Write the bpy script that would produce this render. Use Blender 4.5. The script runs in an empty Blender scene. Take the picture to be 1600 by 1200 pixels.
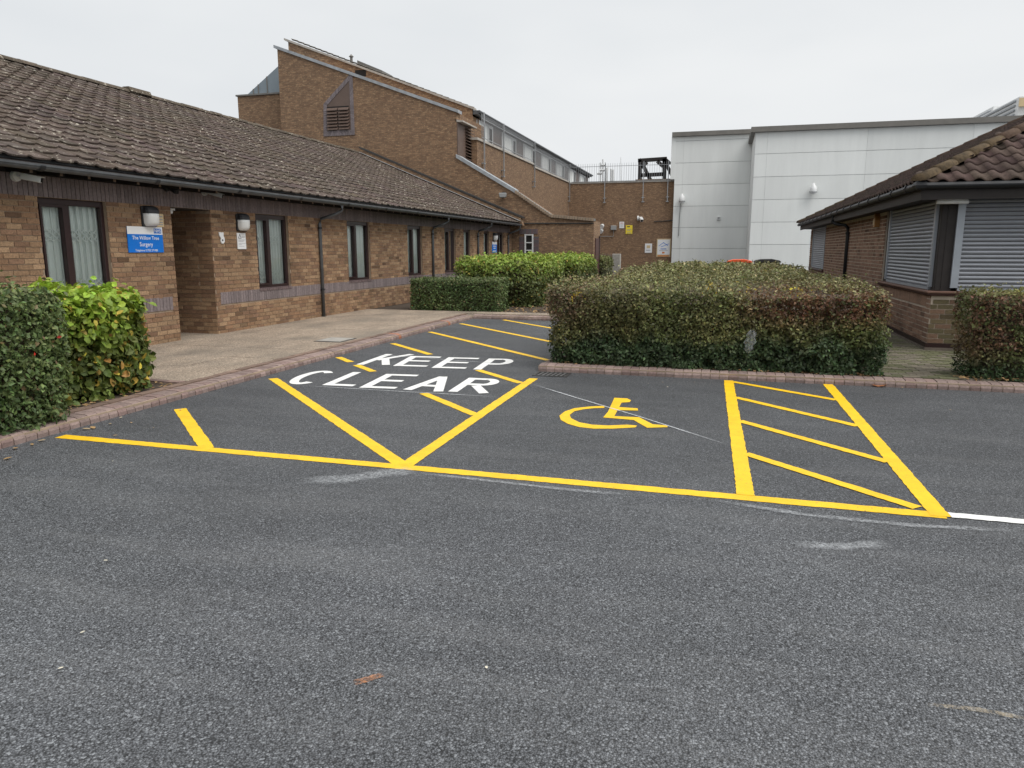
import bpy, bmesh, math, random
import numpy as np
from mathutils import Vector, Matrix
random.seed(7); RNG = np.random.default_rng(7)
scene = bpy.context.scene
COL = scene.collection
R = math.radians

# ------------------------------------------------------------------ camera
F, HOR, VPX, H, CX, CY = 1150., 390., 1130., 1.62, 800., 600.
PIT = math.atan((CY-HOR)/F); CP, SP = math.cos(PIT), math.sin(PIT)
YAW = math.atan((VPX-CX)/(F/CP)); CYW, SYW = math.cos(YAW), math.sin(YAW)
cam = bpy.data.cameras.new('camera'); camo = bpy.data.objects.new('camera', cam); COL.objects.link(camo)
camo.location = (0, 0, H); camo.rotation_euler = (math.pi/2-PIT, 0, YAW)
cam.sensor_width = 36; cam.lens = F/1600*36; cam.clip_end = 2000; cam.clip_start = .05
scene.camera = camo

# ------------------------------------------------------------------ sky, sun, exposure
SUN_EL, SUN_AZ = 58, 110          # azimuth clockwise from +Y
world = bpy.data.worlds.new('World'); scene.world = world; world.use_nodes = True
wn = world.node_tree; wn.nodes.clear()
def WN(t): return wn.nodes.new(t)
sky = WN('ShaderNodeTexSky'); sky.sky_type = 'NISHITA'; sky.sun_disc = False
sky.sun_elevation = R(SUN_EL); sky.sun_rotation = R(SUN_AZ); sky.dust_density = 6; sky.air_density = 1
hs = WN('ShaderNodeHueSaturation'); hs.inputs['Saturation'].default_value = .15
tc = WN('ShaderNodeTexCoord'); mp = WN('ShaderNodeMapping'); mp.inputs['Scale'].default_value = (1, 1, 3)
cn = WN('ShaderNodeTexNoise'); cn.inputs['Scale'].default_value = 1.3; cn.inputs['Detail'].default_value = 4; cn.inputs['Roughness'].default_value = .55
cr = WN('ShaderNodeValToRGB')
cr.color_ramp.elements[0].position = .3; cr.color_ramp.elements[0].color = (3.65, 3.82, 3.98, 1)
cr.color_ramp.elements[1].position = .7; cr.color_ramp.elements[1].color = (4.35, 4.44, 4.5, 1)
mx = WN('ShaderNodeMix'); mx.data_type = 'RGBA'; mx.inputs[0].default_value = .96
bg = WN('ShaderNodeBackground'); bg.inputs['Strength'].default_value = .1
wo = WN('ShaderNodeOutputWorld')
L = wn.links.new
L(sky.outputs[0], hs.inputs['Color']); L(tc.outputs['Generated'], mp.inputs[0]); L(mp.outputs[0], cn.inputs['Vector'])
L(cn.outputs[0], cr.inputs[0]); L(hs.outputs[0], mx.inputs[6]); L(cr.outputs[0], mx.inputs[7])
L(mx.outputs[2], bg.inputs[0]); L(bg.outputs[0], wo.inputs[0])
sun = bpy.data.lights.new('sun', 'SUN'); sun.energy = 1.5; sun.angle = R(50); sun.color = (1, .97, .93)
suno = bpy.data.objects.new('sun', sun); COL.objects.link(suno)
sd = Vector((math.sin(R(SUN_AZ))*math.cos(R(SUN_EL)), math.cos(R(SUN_AZ))*math.cos(R(SUN_EL)), math.sin(R(SUN_EL))))
suno.rotation_euler = sd.to_track_quat('Z', 'Y').to_euler()
vs = scene.view_settings; vs.view_transform = 'Standard'; vs.look = 'None'; vs.exposure = 1.0; vs.gamma = 1; vs.use_curve_mapping = False
scene.render.engine = 'CYCLES'

# ------------------------------------------------------------------ photo pixel -> place
def ray(px, py):
    a = (px-CX)/F; b = -(py-CY)/F; f = CP+SP*b; u = -SP+CP*b
    return (a*CYW-f*SYW, a*SYW+f*CYW, u)
def on_z(px, py, z=0.):
    d = ray(px, py); t = (z-H)/d[2]; return (d[0]*t, d[1]*t)
def on_x(px, py, X):
    d = ray(px, py); t = X/d[0]; return (d[1]*t, H+d[2]*t)
def on_y(px, py, Y):
    d = ray(px, py); t = Y/d[1]; return (d[0]*t, H+d[2]*t)
def project(P):
    X, Y, Z = P[:, 0], P[:, 1], P[:, 2]-H
    r = X*CYW+Y*SYW; f = -X*SYW+Y*CYW; D = CP*f-SP*Z; U = SP*f+CP*Z
    D = np.where(D < .1, .1, D)
    return CX+F*r/D, CY-F*U/D, D

# ------------------------------------------------------------------ objects
def props(o, label=None, cat=None, group=None, kind=None):
    if label: o['label'] = label
    if cat: o['category'] = cat
    if group: o['group'] = group
    if kind: o['kind'] = kind
    return o
def thing(name, loc, label, cat, group=None, rz=0):
    o = bpy.data.objects.new(name, None); COL.objects.link(o); o.location = loc; o.rotation_euler = (0, 0, rz)
    o.empty_display_size = .2
    return props(o, label, cat, group)
def attach(o, parent):
    if parent is None: return
    o.parent = parent
    if parent.type == 'EMPTY' and not parent.get('_local'):
        o.matrix_parent_inverse = Matrix.Translation(-Vector(parent.location))
def link(name, me, m, parent=None):
    o = bpy.data.objects.new(name, me); COL.objects.link(o)
    if m is not None and len(me.materials) == 0: me.materials.append(m)
    attach(o, parent); return o
def fast_mesh(name, V, Fq, cols=None, smooth=False):
    V = np.asarray(V, dtype=np.float32); Fq = np.asarray(Fq, dtype=np.int32)
    me = bpy.data.meshes.new(name); k = Fq.shape[1]
    me.vertices.add(len(V)); me.vertices.foreach_set('co', V.ravel())
    me.loops.add(Fq.size); me.loops.foreach_set('vertex_index', Fq.ravel())
    me.polygons.add(len(Fq)); me.polygons.foreach_set('loop_start', np.arange(0, Fq.size, k, dtype=np.int32))
    me.polygons.foreach_set('loop_total', np.full(len(Fq), k, dtype=np.int32))
    me.polygons.foreach_set('use_smooth', np.full(len(Fq), bool(smooth)))
    if cols is not None:
        a = me.attributes.new('col', 'FLOAT_COLOR', 'FACE')
        c = np.ones((len(Fq), 4), dtype=np.float32); c[:, :3] = cols; a.data.foreach_set('color', c.ravel())
    me.update(); me.validate(); return me
class MB:
    def __init__(s): s.v = []; s.f = []
    def add(s, vs, fs):
        n = len(s.v); s.v += [tuple(v) for v in vs]; s.f += [tuple(i+n for i in f) for f in fs]; return s
    def box(s, x0, x1, y0, y1, z0, z1):
        return s.add([(x0,y0,z0),(x1,y0,z0),(x1,y1,z0),(x0,y1,z0),(x0,y0,z1),(x1,y0,z1),(x1,y1,z1),(x0,y1,z1)],
                     [(3,2,1,0),(4,5,6,7),(0,1,5,4),(1,2,6,5),(2,3,7,6),(3,0,4,7)])
    def prism(s, pts, d):                       # pts: planar loop of 3D points, d: extrusion vector
        n = len(pts); d = Vector(d)
        a = [Vector(p) for p in pts]; b = [p+d for p in a]
        return s.add(a+b, [tuple(range(n)), tuple(range(2*n-1, n-1, -1))]+[(i, i+n, (i+1) % n+n, (i+1) % n) for i in range(n)])
    def bar(s, a, b, w, h, up=(0, 0, 1)):
        a, b = Vector(a), Vector(b); d = (b-a).normalized(); x = d.cross(Vector(up))
        if x.length < 1e-4: x = d.cross(Vector((1, 0, 0)))
        x.normalize(); y = x.cross(d); x *= w/2; y *= h/2
        return s.add([a-x-y, a+x-y, a+x+y, a-x+y, b-x-y, b+x-y, b+x+y, b-x+y],
                     [(0,1,2,3),(7,6,5,4),(0,4,5,1),(1,5,6,2),(2,6,7,3),(3,7,4,0)])
    def tube(s, path, r, seg=10, cap=True, arc=(0, 2*math.pi)):
        path = [Vector(p) for p in path]; rs = r if isinstance(r, (list, tuple)) else [r]*len(path); rings = []
        ref = Vector((0, 0, 1))
        for i, p in enumerate(path):
            d = (path[min(i+1, len(path)-1)]-path[max(i-1, 0)]).normalized()
            x = d.cross(ref)
            if x.length < .02: x = d.cross(Vector((0, 1, 0)))
            x.normalize(); y = x.cross(d)
            full = abs(arc[1]-arc[0]-2*math.pi) < 1e-4
            m = seg if full else seg+1
            rings.append([p+(x*math.cos(arc[0]+(arc[1]-arc[0])*k/seg)+y*math.sin(arc[0]+(arc[1]-arc[0])*k/seg))*rs[i] for k in range(m)])
        m = len(rings[0]); vs = [v for rg in rings for v in rg]; fs = []
        for i in range(len(path)-1):
            for k in range(m if full else m-1):
                fs.append((i*m+k, i*m+(k+1) % m, (i+1)*m+(k+1) % m, (i+1)*m+k))
        if cap and full: fs += [tuple(range(m-1, -1, -1)), tuple(range((len(path)-1)*m, len(path)*m))]
        return s.add(vs, fs)
    def build(s, name, m, parent=None, smooth=False, bevel=0, seg=1):
        me = bpy.data.meshes.new(name); bm = bmesh.new()
        vs = [bm.verts.new(v) for v in s.v]
        for f in s.f:
            try: bm.faces.new([vs[i] for i in f])
            except ValueError: pass
        bmesh.ops.recalc_face_normals(bm, faces=bm.faces)
        if bevel: bmesh.ops.bevel(bm, geom=list(bm.edges), offset=bevel, segments=seg, profile=.5, affect='EDGES')
        big = [f for f in bm.faces if len(f.verts) > 4]
        if big: bmesh.ops.triangulate(bm, faces=big)
        if smooth:
            for f in bm.faces: f.smooth = True
        bm.to_mesh(me); bm.free()
        return link(name, me, m, parent)
def box(name, m, parent, *a, bevel=0): return MB().box(*a).build(name, m, parent, bevel=bevel)
def basis(o, ex, ey, ez):
    return Matrix(((ex[0], ey[0], ez[0], o[0]), (ex[1], ey[1], ez[1], o[1]), (ex[2], ey[2], ez[2], o[2]), (0, 0, 0, 1)))

def pieces(name, parent, tv, tf, T, cols, m_attr, m_obj, nmax=300, stuff=None, score=None, smooth=False):
    """alike pieces: the nmax that show largest as objects sharing one mesh, the rest joined as stuff"""
    tv = np.asarray(tv, float); tf = np.asarray(tf, int); T = np.asarray(T, float); cols = np.asarray(cols, float)
    k = len(T)
    if k == 0: return
    cen = np.einsum('kij,j->ki', T, np.append(tv.mean(0), 1))[:, :3]
    x, y, D = project(cen)
    sc = 1/D*np.where((x > -10) & (x < 1610) & (y > -10) & (y < 1210) & (D > .2), 1, 1e-4)
    if score is not None: sc = sc*score(x, y, cen)
    order = np.argsort(-sc); top = order[:nmax]; rest = order[nmax:]
    me = fast_mesh(name, tv, tf, smooth=smooth); me.materials.append(m_obj)
    for i in top:
        o = bpy.data.objects.new(name, me); COL.objects.link(o); attach(o, parent)
        o.matrix_basis = Matrix(T[i].tolist()); o.color = (*cols[i], 1)
    if len(rest):
        V = np.einsum('kij,nj->kni', T[rest], np.c_[tv, np.ones(len(tv))])[:, :, :3].reshape(-1, 3)
        Q = (tf[None]+(np.arange(len(rest))*len(tv))[:, None, None]).reshape(-1, tf.shape[1])
        me2 = fast_mesh(stuff or name+'_field', V, Q, np.repeat(cols[rest], len(tf), 0), smooth)
        o = link(stuff or name+'_field', me2, m_attr, parent); o['kind'] = 'stuff'

# ------------------------------------------------------------------ materials
class NT:
    def __init__(s, name):
        s.m = bpy.data.materials.new(name); s.m.use_nodes = True; s.t = s.m.node_tree
        s.b = s.t.nodes['Principled BSDF']; s.out = s.t.nodes['Material Output']
        s.pos = s.n('ShaderNodeNewGeometry').outputs['Position']
    def n(s, t, **kw):
        nd = s.t.nodes.new(t)
        for k, v in kw.items(): setattr(nd, k, v)
        return nd
    def l(s, a, b): s.t.links.new(a, b)
    def noise(s, scale, detail=4, rough=.6, vec=None, stretch=None):
        nd = s.n('ShaderNodeTexNoise'); nd.inputs['Scale'].default_value = scale; nd.inputs['Detail'].default_value = detail; nd.inputs['Roughness'].default_value = rough
        v = vec or s.pos
        if stretch:
            mp = s.n('ShaderNodeMapping'); mp.inputs['Scale'].default_value = stretch; s.l(v, mp.inputs[0]); v = mp.outputs[0]
        s.l(v, nd.inputs['Vector']); return nd.outputs[0]
    def ramp(s, src, *stops):
        r = s.n('ShaderNodeValToRGB'); e = r.color_ramp.elements
        while len(e) < len(stops): e.new(.5)
        for el, (p, c) in zip(e, stops):
            el.position = p; el.color = (c, c, c, 1) if not hasattr(c, '__len__') else (*c, 1)
        s.l(src, r.inputs[0]); return r.outputs[0]
    def mix(s, fac, a, b, mode='MIX'):
        x = s.n('ShaderNodeMix'); x.data_type = 'RGBA'; x.blend_type = mode; x.clamp_factor = True
        for i, v in ((0, fac), (6, a), (7, b)):
            if hasattr(v, 'links'): s.l(v, x.inputs[i])
            elif i == 0: x.inputs[0].default_value = v
            else: x.inputs[i].default_value = (*v, 1) if len(v) == 3 else v
        return x.outputs[2]
    def math(s, op, a, b=0.):
        x = s.n('ShaderNodeMath', operation=op)
        for i, v in enumerate((a, b)):
            if hasattr(v, 'links'): s.l(v, x.inputs[i])
            else: x.inputs[i].default_value = v
        return x.outputs[0]
    def bump(s, src, strength, dist, base=None):
        x = s.n('ShaderNodeBump'); x.inputs['Strength'].default_value = strength; x.inputs['Distance'].default_value = dist
        s.l(src, x.inputs['Height'])
        if base is not None: s.l(base, x.inputs['Normal'])
        s.l(x.outputs[0], s.b.inputs['Normal']); return x.outputs[0]
    def color(s, c):
        if hasattr(c, 'links'): s.l(c, s.b.inputs['Base Color'])
        else: s.b.inputs['Base Color'].default_value = (*c, 1)
    def attr(s, kind):
        if kind == 'obj': return s.n('ShaderNodeObjectInfo').outputs['Color']
        a = s.n('ShaderNodeAttribute'); a.attribute_name = 'col'; return a.outputs['Color']
def mat(name, rgb, rough=.7, var=.2, scale=6, bump=0, bscale=80, metal=0, attr=None, spec=.5, stretch=None):
    k = NT(name)
    base = k.attr(attr) if attr else None
    v = k.ramp(k.noise(scale, 5, .65, stretch=stretch), (.25, 1-var), (.75, 1+var))
    if base is None: base = (*rgb, 1)
    k.color(k.mix(1, base, v, 'MULTIPLY'))
    k.b.inputs['Roughness'].default_value = rough; k.b.inputs['Metallic'].default_value = metal
    k.b.inputs['Specular IOR Level'].default_value = spec
    if bump: k.bump(k.noise(bscale, 4), bump, .01)
    return k.m
def brick_mat(name, attr):
    k = NT(name); base = k.attr(attr)
    a = k.ramp(k.noise(45, 4, .7), (.3, .6), (.7, 1.3)); c = k.mix(1, base, a, 'MULTIPLY')
    d = k.ramp(k.noise(14, 5, .7), (.55, 0.), (.75, .5)); c = k.mix(d, c, (.09, .062, .045))
    w = k.ramp(k.noise(.9, 4, .6), (.35, .82), (.7, 1.15)); c = k.mix(1, c, w, 'MULTIPLY')
    k.color(c); k.b.inputs['Roughness'].default_value = .92; k.b.inputs['Specular IOR Level'].default_value = .25
    k.bump(k.noise(110, 5, .75), .7, .006); return k.m
def wall_tex(name, axis, pal, mortar, bw=.225, bh=.075):
    k = NT(name); sp = k.n('ShaderNodeSeparateXYZ'); k.l(k.pos, sp.inputs[0]); cb = k.n('ShaderNodeCombineXYZ')
    k.l(sp.outputs[axis], cb.inputs[0]); k.l(sp.outputs[2], cb.inputs[1])
    b = k.n('ShaderNodeTexBrick'); b.offset = .5; b.inputs['Scale'].default_value = 1; b.inputs['Mortar Size'].default_value = .007
    b.inputs['Mortar Smooth'].default_value = .1; b.inputs['Brick Width'].default_value = bw; b.inputs['Row Height'].default_value = bh; b.inputs['Bias'].default_value = 0
    b.inputs['Color1'].default_value = (*pal[0], 1); b.inputs['Color2'].default_value = (*pal[1], 1); b.inputs['Mortar'].default_value = (*mortar, 1)
    k.l(cb.outputs[0], b.inputs['Vector'])
    c = k.mix(k.ramp(k.noise(5.5, 6, .8, stretch=(1, 1, 2.6)), (.46, 0.), (.6, .85)), b.outputs['Color'], pal[2])
    c = k.mix(k.ramp(k.noise(6, 5, .8, stretch=(1, 1, 2.6)), (.54, 0.), (.62, .75)), c, pal[3])
    a = k.ramp(k.noise(30, 4, .7), (.3, .7), (.7, 1.25)); c = k.mix(1, c, a, 'MULTIPLY')
    k.color(c); k.b.inputs['Roughness'].default_value = .92; k.b.inputs['Specular IOR Level'].default_value = .25
    n1 = k.bump(b.outputs['Fac'], -.6, .01); k.bump(k.noise(70, 4), .4, .006, n1); return k.m

def asphalt_mat():
    k = NT('asphalt')
    v = k.n('ShaderNodeTexVoronoi'); v.inputs['Scale'].default_value = 128; v.inputs['Randomness'].default_value = 1; k.l(k.pos, v.inputs['Vector'])
    stone = k.ramp(v.outputs['Distance'], (.12, .15), (.45, .078), (.8, .018))
    n2 = k.ramp(k.noise(95, 6, .85), (.34, .3), (.66, 1.75)); c = k.mix(1, stone, n2, 'MULTIPLY')
    sepv = k.n('ShaderNodeSeparateColor'); k.l(v.outputs['Color'], sepv.inputs[0])
    c = k.mix(k.ramp(sepv.outputs[0], (.84, 0.), (.95, .75)), c, (.27, .27, .265))
    c = k.mix(1, c, (.95, 1.0, 1.08), 'MULTIPLY')
    big = k.ramp(k.noise(.38, 6, .62), (.32, .8), (.68, 1.22)); c = k.mix(1, c, big, 'MULTIPLY')
    # pale dusty sweeps left by the roller and tyres
    wv = k.noise(.7, 3, .5); mpv = k.n('ShaderNodeMapping'); mpv.inputs['Rotation'].default_value = (0, 0, .35); mpv.inputs['Scale'].default_value = (.5, 2.6, 1)
    k.l(k.pos, mpv.inputs[0])
    sw = k.ramp(k.noise(1.1, 6, .62, vec=mpv.outputs[0]), (.46, 0.), (.74, .42))
    fine = k.ramp(k.noise(60, 3, .7), (.4, 0.), (.65, 1.)); sw = k.math('MULTIPLY', sw, fine)
    c = k.mix(sw, c, (.26, .26, .26))
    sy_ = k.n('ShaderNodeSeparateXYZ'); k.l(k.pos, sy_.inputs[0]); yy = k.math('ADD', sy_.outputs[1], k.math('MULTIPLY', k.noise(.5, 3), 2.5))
    c = k.mix(1, c, k.ramp(k.math('DIVIDE', yy, 12.), (.38, 1.1), (.62, .80)), 'MULTIPLY')     # base colour darkens along Y into the bays, with a noisy edge
    k.color(c); k.b.inputs['Roughness'].default_value = .6; k.b.inputs['Specular IOR Level'].default_value = .45
    hgt = k.math('ADD', k.math('MULTIPLY', v.outputs['Distance'], -1.), k.math('MULTIPLY', k.noise(190, 3), .5))
    k.bump(hgt, .95, .007); return k.m
def paint_mat(name, rgb, wear=.57, under=(.06, .06, .062)):
    k = NT(name)
    v = k.n('ShaderNodeTexVoronoi'); v.inputs['Scale'].default_value = 105; k.l(k.pos, v.inputs['Vector'])
    hole = k.ramp(k.math('ADD', k.math('MULTIPLY', v.outputs['Distance'], .45), k.noise(40, 4, .7)), (wear+.2, 0.), (wear+.3, .9))
    a = k.ramp(k.noise(5, 6, .7), (.3, .82), (.7, 1.08)); c = k.mix(1, rgb+(1,), a, 'MULTIPLY')
    k.color(k.mix(hole, c, under)); k.b.inputs['Roughness'].default_value = .55
    k.bump(k.math('MULTIPLY', v.outputs['Distance'], -1.), .35, .004); return k.m
def chalk_mat(name, rgb, lo, hi, scale=45, amt=.7):
    k = NT(name); k.color(rgb); k.b.inputs['Roughness'].default_value = .95
    tr = k.n('ShaderNodeBsdfTransparent'); ms = k.n('ShaderNodeMixShader')
    a = k.ramp(k.noise(scale, 4, .75), (lo, 0.), (hi, amt))
    uv = k.n('ShaderNodeAttribute'); uv.attribute_name = 'edge'
    a = k.math('MULTIPLY', a, uv.outputs['Fac'])
    k.l(a, ms.inputs[0]); k.l(tr.outputs[0], ms.inputs[1]); k.l(k.b.outputs[0], ms.inputs[2]); k.l(ms.outputs[0], k.out.inputs[0]); return k.m
def leaf_mat(name, attr, rough=.55, trans=.25):
    k = NT(name); base = k.attr(attr); a = k.ramp(k.noise(25, 3), (.3, .8), (.7, 1.2)); c = k.mix(1, base, a, 'MULTIPLY'); c = k.mix(1, c, (1.22, 1.2, 1.15), 'MULTIPLY'); k.color(c)
    k.b.inputs['Roughness'].default_value = rough; k.b.inputs['Specular IOR Level'].default_value = .4
    t = k.n('ShaderNodeBsdfTranslucent'); k.l(c, t.inputs[0]); ms = k.n('ShaderNodeMixShader'); ms.inputs[0].default_value = trans
    k.l(k.b.outputs[0], ms.inputs[1]); k.l(t.outputs[0], ms.inputs[2]); k.l(ms.outputs[0], k.out.inputs[0]); return k.m
def glass_mat(name, tint, gloss_mul=1.):
    k = NT(name); tr = k.n('ShaderNodeBsdfTransparent'); tr.inputs[0].default_value = (*tint, 1)
    gl = k.n('ShaderNodeBsdfGlossy'); gl.inputs['Roughness'].default_value = .03
    fr = k.n('ShaderNodeFresnel'); fr.inputs[0].default_value = 1.5
    ms = k.n('ShaderNodeMixShader'); k.l(fr.outputs[0], ms.inputs[0]); k.l(tr.outputs[0], ms.inputs[1]); k.l(gl.outputs[0], ms.inputs[2]); k.l(ms.outputs[0], k.out.inputs[0]); return k.m
def tile_mat(name, attr, lichen=.585):
    k = NT(name); base = k.attr(attr)
    a = k.ramp(k.noise(20, 5, .7), (.3, .65), (.7, 1.35)); c = k.mix(1, base, a, 'MULTIPLY')
    g = k.ramp(k.noise(1.2, 4), (.4, 0.), (.75, .35)); c = k.mix(g, c, (.06, .055, .03))
    sp = k.ramp(k.noise(11, 6, .7), (lichen, 0.), (lichen+.05, .9))
    sp = k.math('MULTIPLY', sp, k.ramp(k.noise(1.1, 3), (.35, .35), (.6, 1.))); c = k.mix(sp, c, (.5, .46, .38))
    k.color(c); k.b.inputs['Roughness'].default_value = .9; k.b.inputs['Specular IOR Level'].default_value = .3
    k.bump(k.noise(60, 5, .7), .6, .008); return k.m

M = {}
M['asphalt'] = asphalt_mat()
M['yellow'] = paint_mat('yellow_road_paint', (.88, .535, .008), .72); M['white_paint'] = paint_mat('white_road_paint', (.8, .8, .78), .74)
M['chalk'] = chalk_mat('chalk_dust', (.52, .54, .56), .36, .7, 45, .62); M['chalk_line'] = chalk_mat('chalk_line', (.62, .64, .66), .3, .55, 60, .8); M['tan_dust'] = chalk_mat('tan_dust', (.5, .42, .3), .4, .65, 60, .6); M['rust'] = chalk_mat('rust_smear', (.45, .2, .09), .4, .62, 60, .8)
M['brick_a'] = brick_mat('brown_brick', 'col'); M['brick_o'] = brick_mat('brown_brick_single', 'obj')
M['mortar'] = mat('brown_mortar', (.31, .235, .17), .95, .3, 5, .3)
M['mortar_pale'] = mat('pale_mortar', (.5, .42, .34), .95, .25, 5, .3)
BP = [(.31, .198, .118), (.265, .16, .095), (.345, .228, .138), (.235, .142, .09)]
REARP = [(.33, .205, .12), (.19, .112, .07), (.15, .10, .068), (.46, .325, .195)]
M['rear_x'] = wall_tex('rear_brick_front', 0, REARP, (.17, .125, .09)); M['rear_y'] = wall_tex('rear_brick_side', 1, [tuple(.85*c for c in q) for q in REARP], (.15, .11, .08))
M['tile_a'] = tile_mat('brown_roof_tile', 'col'); M['tile_o'] = tile_mat('brown_roof_tile_single', 'obj')
M['pant_a'] = tile_mat('dark_pantile', 'col', .7); M['pant_o'] = tile_mat('dark_pantile_single', 'obj', .7)
M['moss'] = mat('mossy_hip_tile', (.095, .066, .036), .95, .7, 9, .9, 50)
M['black_plastic'] = mat('black_plastic', (.012, .013, .016), .5, .2, 4)
M['grey_gutter'] = mat('weathered_grey_gutter', (.075, .08, .085), .45, .3, 5)
M['dark_wood'] = mat('dark_stained_timber', (.021, .016, .0145), .65, .3, 9)
M['rafter'] = mat('faded_rafter_timber', (.2, .145, .11), .8, .4, 10)
M['frame'] = mat('maroon_brown_frame', (.03, .014, .014), .4, .2, 5)
M['glass'] = glass_mat('window_glass', (.93, .98, .97)); M['curtain'] = mat('pale_net_curtain', (.86, .88, .86), .9, .06, 5)
M['grille'] = mat('white_grille', (.8, .82, .8), .5, .05)
M['lead'] = mat('lead_flashing', (.32, .34, .36), .55, .3, 4); M['coping'] = mat('pale_stone_coping', (.40, .37, .33), .8, .3, 4, .3)
M['zinc'] = mat('blue_grey_metal_cladding', (.2, .24, .27), .45, .15, 1.5); M['brown_metal'] = mat('brown_louvre_metal', (.12, .08, .062), .5, .15, 3)
M['white_metal'] = mat('white_metal', (.7, .71, .71), .4, .08, 5); M['galv'] = mat('galvanised_steel', (.35, .36, .37), .4, .2, 8, metal=.6)
M['cladding'] = mat('pale_grey_wall_panel', (.72, .74, .725), .65, .06, .9, .1, 20, stretch=(1.5, 1.5, .22), attr='obj'); M['seam'] = mat('panel_seam', (.42, .44, .44), .8, .2)
M['fascia_grey'] = mat('grey_brown_parapet_trim', (.17, .16, .145), .6, .2, 2)
M['shutter'] = mat('grey_roller_shutter', (.29, .305, .34), .42, .1, 3, metal=.15); M['shutter_rail'] = mat('shutter_guide_rail', (.36, .39, .43), .4, .1, 3, metal=.2)
M['kerb_a'] = mat('purple_brick_paver', (.2, .2, .2), .9, .3, 25, .5, 90, attr='col'); M['kerb_o'] = mat('purple_brick_paver_single', (.2, .2, .2), .9, .3, 25, .5, 90, attr='obj')
M['soil'] = mat('dark_bed_soil', (.055, .04, .028), .95, .5, 14, 1, 40)
M['leaf_a'] = leaf_mat('hedge_leaf', 'col'); M['leaf_o'] = leaf_mat('hedge_leaf_single', 'obj')
M['litter'] = leaf_mat('dry_leaf', 'col', .8, .1); M['twig'] = mat('hedge_twig', (.065, .045, .03), .9, .4, 20)
M['concrete'] = mat('grey_concrete', (.32, .3, .27), .9, .25, 6, .4)
M['iron'] = mat('dark_cast_iron', (.035, .034, .033), .55, .3, 12); M['void'] = mat('dark_interior', (.012, .011, .01), .9, .1)
M['red_brown'] = mat('red_brown_door', (.07, .025, .018), .5, .2)
def sticker(n, rgb, rough=.4): M[n] = mat(n, rgb, rough, .04, 4)
sticker('sign_white', (.78, .79, .8)); sticker('sign_blue', (.0, .16, .62)); sticker('sign_yellow', (.85, .66, .04)); sticker('sign_cream', (.62, .48, .28)); sticker('ink', (.05, .05, .06)); sticker('ink_red', (.5, .05, .03)); sticker('ink_blue', (.02, .14, .5)); sticker('ink_orange', (.6, .2, .04)); sticker('ink_grey', (.3, .3, .32))
sticker('opal', (.72, .73, .72)); sticker('orange_plastic', (.8, .1, .02)); sticker('grey_paint', (.3, .31, .31)); sticker('wood_plaque', (.35, .17, .05))
def aggregate_mat():
    k = NT('exposed_aggregate_paving')
    c = k.ramp(k.noise(48, 5, .85), (.36, (.09, .066, .048)), (.5, (.26, .202, .15)), (.64, (.57, .48, .375)))
    g = k.ramp(k.noise(.7, 5, .65), (.44, 0.), (.66, .6)); c = k.mix(g, c, (.15, .13, .105))
    w = k.ramp(k.noise(2.2, 4, .6, stretch=(1, .4, 1)), (.3, .8), (.7, 1.2)); c = k.mix(1, c, w, 'MULTIPLY')
    k.color(c); k.b.inputs['Roughness'].default_value = .9; k.bump(k.noise(70, 3), .5, .006); return k.m
M['aggregate'] = aggregate_mat()

# ------------------------------------------------------------------ text (built-in font) made first
_TXT = {}
def text_mesh(body, bold=0):
    if (body, bold) in _TXT: return _TXT[(body, bold)]
    cu = bpy.data.curves.new('t', 'FONT'); cu.body = body; cu.align_x = 'CENTER'; cu.align_y = 'CENTER'; cu.size = 1; cu.offset = bold; cu.resolution_u = 3
    o = bpy.data.objects.new('t', cu); COL.objects.link(o)
    dg = bpy.context.evaluated_depsgraph_get(); me = bpy.data.meshes.new_from_object(o.evaluated_get(dg))
    bpy.data.objects.remove(o); bpy.data.curves.remove(cu); _TXT[(body, bold)] = me; return me
for t in ('NHS', 'The Willow Tree', 'Surgery', 'Telephone 01753 271983'): text_mesh(t, .008)
for t in ('WARNING',): text_mesh(t, .01)
def put_text(body, bold, m, parent, Mx, width):
    src = text_mesh(body, bold); me = src.copy(); xs = [v.co.x for v in me.vertices]; s = width/(max(xs)-min(xs))
    me.materials.clear(); me.materials.append(m)
    me.transform(Mx @ Matrix.Scale(s, 4)); return link('lettering', me, m, parent)

# ================================================================== SETTING: ground
def sheet(name, m, x0, x1, y0, y1, z, kind='structure', parent=None):
    o = MB().add([(x0, y0, z), (x1, y0, z), (x1, y1, z), (x0, y1, z)], [(0, 1, 2, 3)]).build(name, m, parent)
    if kind and parent is None: o['kind'] = kind
    return o
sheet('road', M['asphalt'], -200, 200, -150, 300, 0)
KX, KF, KC = -5.66, 16.62, 9.56          # road edges: left kerb x, far kerb y, centre kerb y
WX = -8.85                               # surgery wall plane
bed_left = MB().box(-9.2, KX-.2, 1, 7.04, -.05, .075).build('planting_bed', M['soil']); bed_left['kind'] = 'structure'
bed_mid = MB().box(-2.13, 1.98, KC+.2, 27, -.05, .075).build('planting_bed', M['soil']); bed_mid['kind'] = 'structure'
bed_right = MB().box(3.202, 12, KC+.2, 10.84, -.05, .075).build('planting_bed', M['soil']); bed_right['kind'] = 'structure'
bed_far = MB().box(-9.1, -2.3, 17.505, 30.4, -.05, .075).build('planting_bed', M['soil']); bed_far['kind'] = 'structure'
pave = MB().box(-11.2, KX-.3, 7.16, 17.5, -.05, .08).box(KX-.3, -2.3, KF+.3, 17.5, -.05, .08).build('pavement', M['mortar_pale']); pave['kind'] = 'structure'
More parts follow.
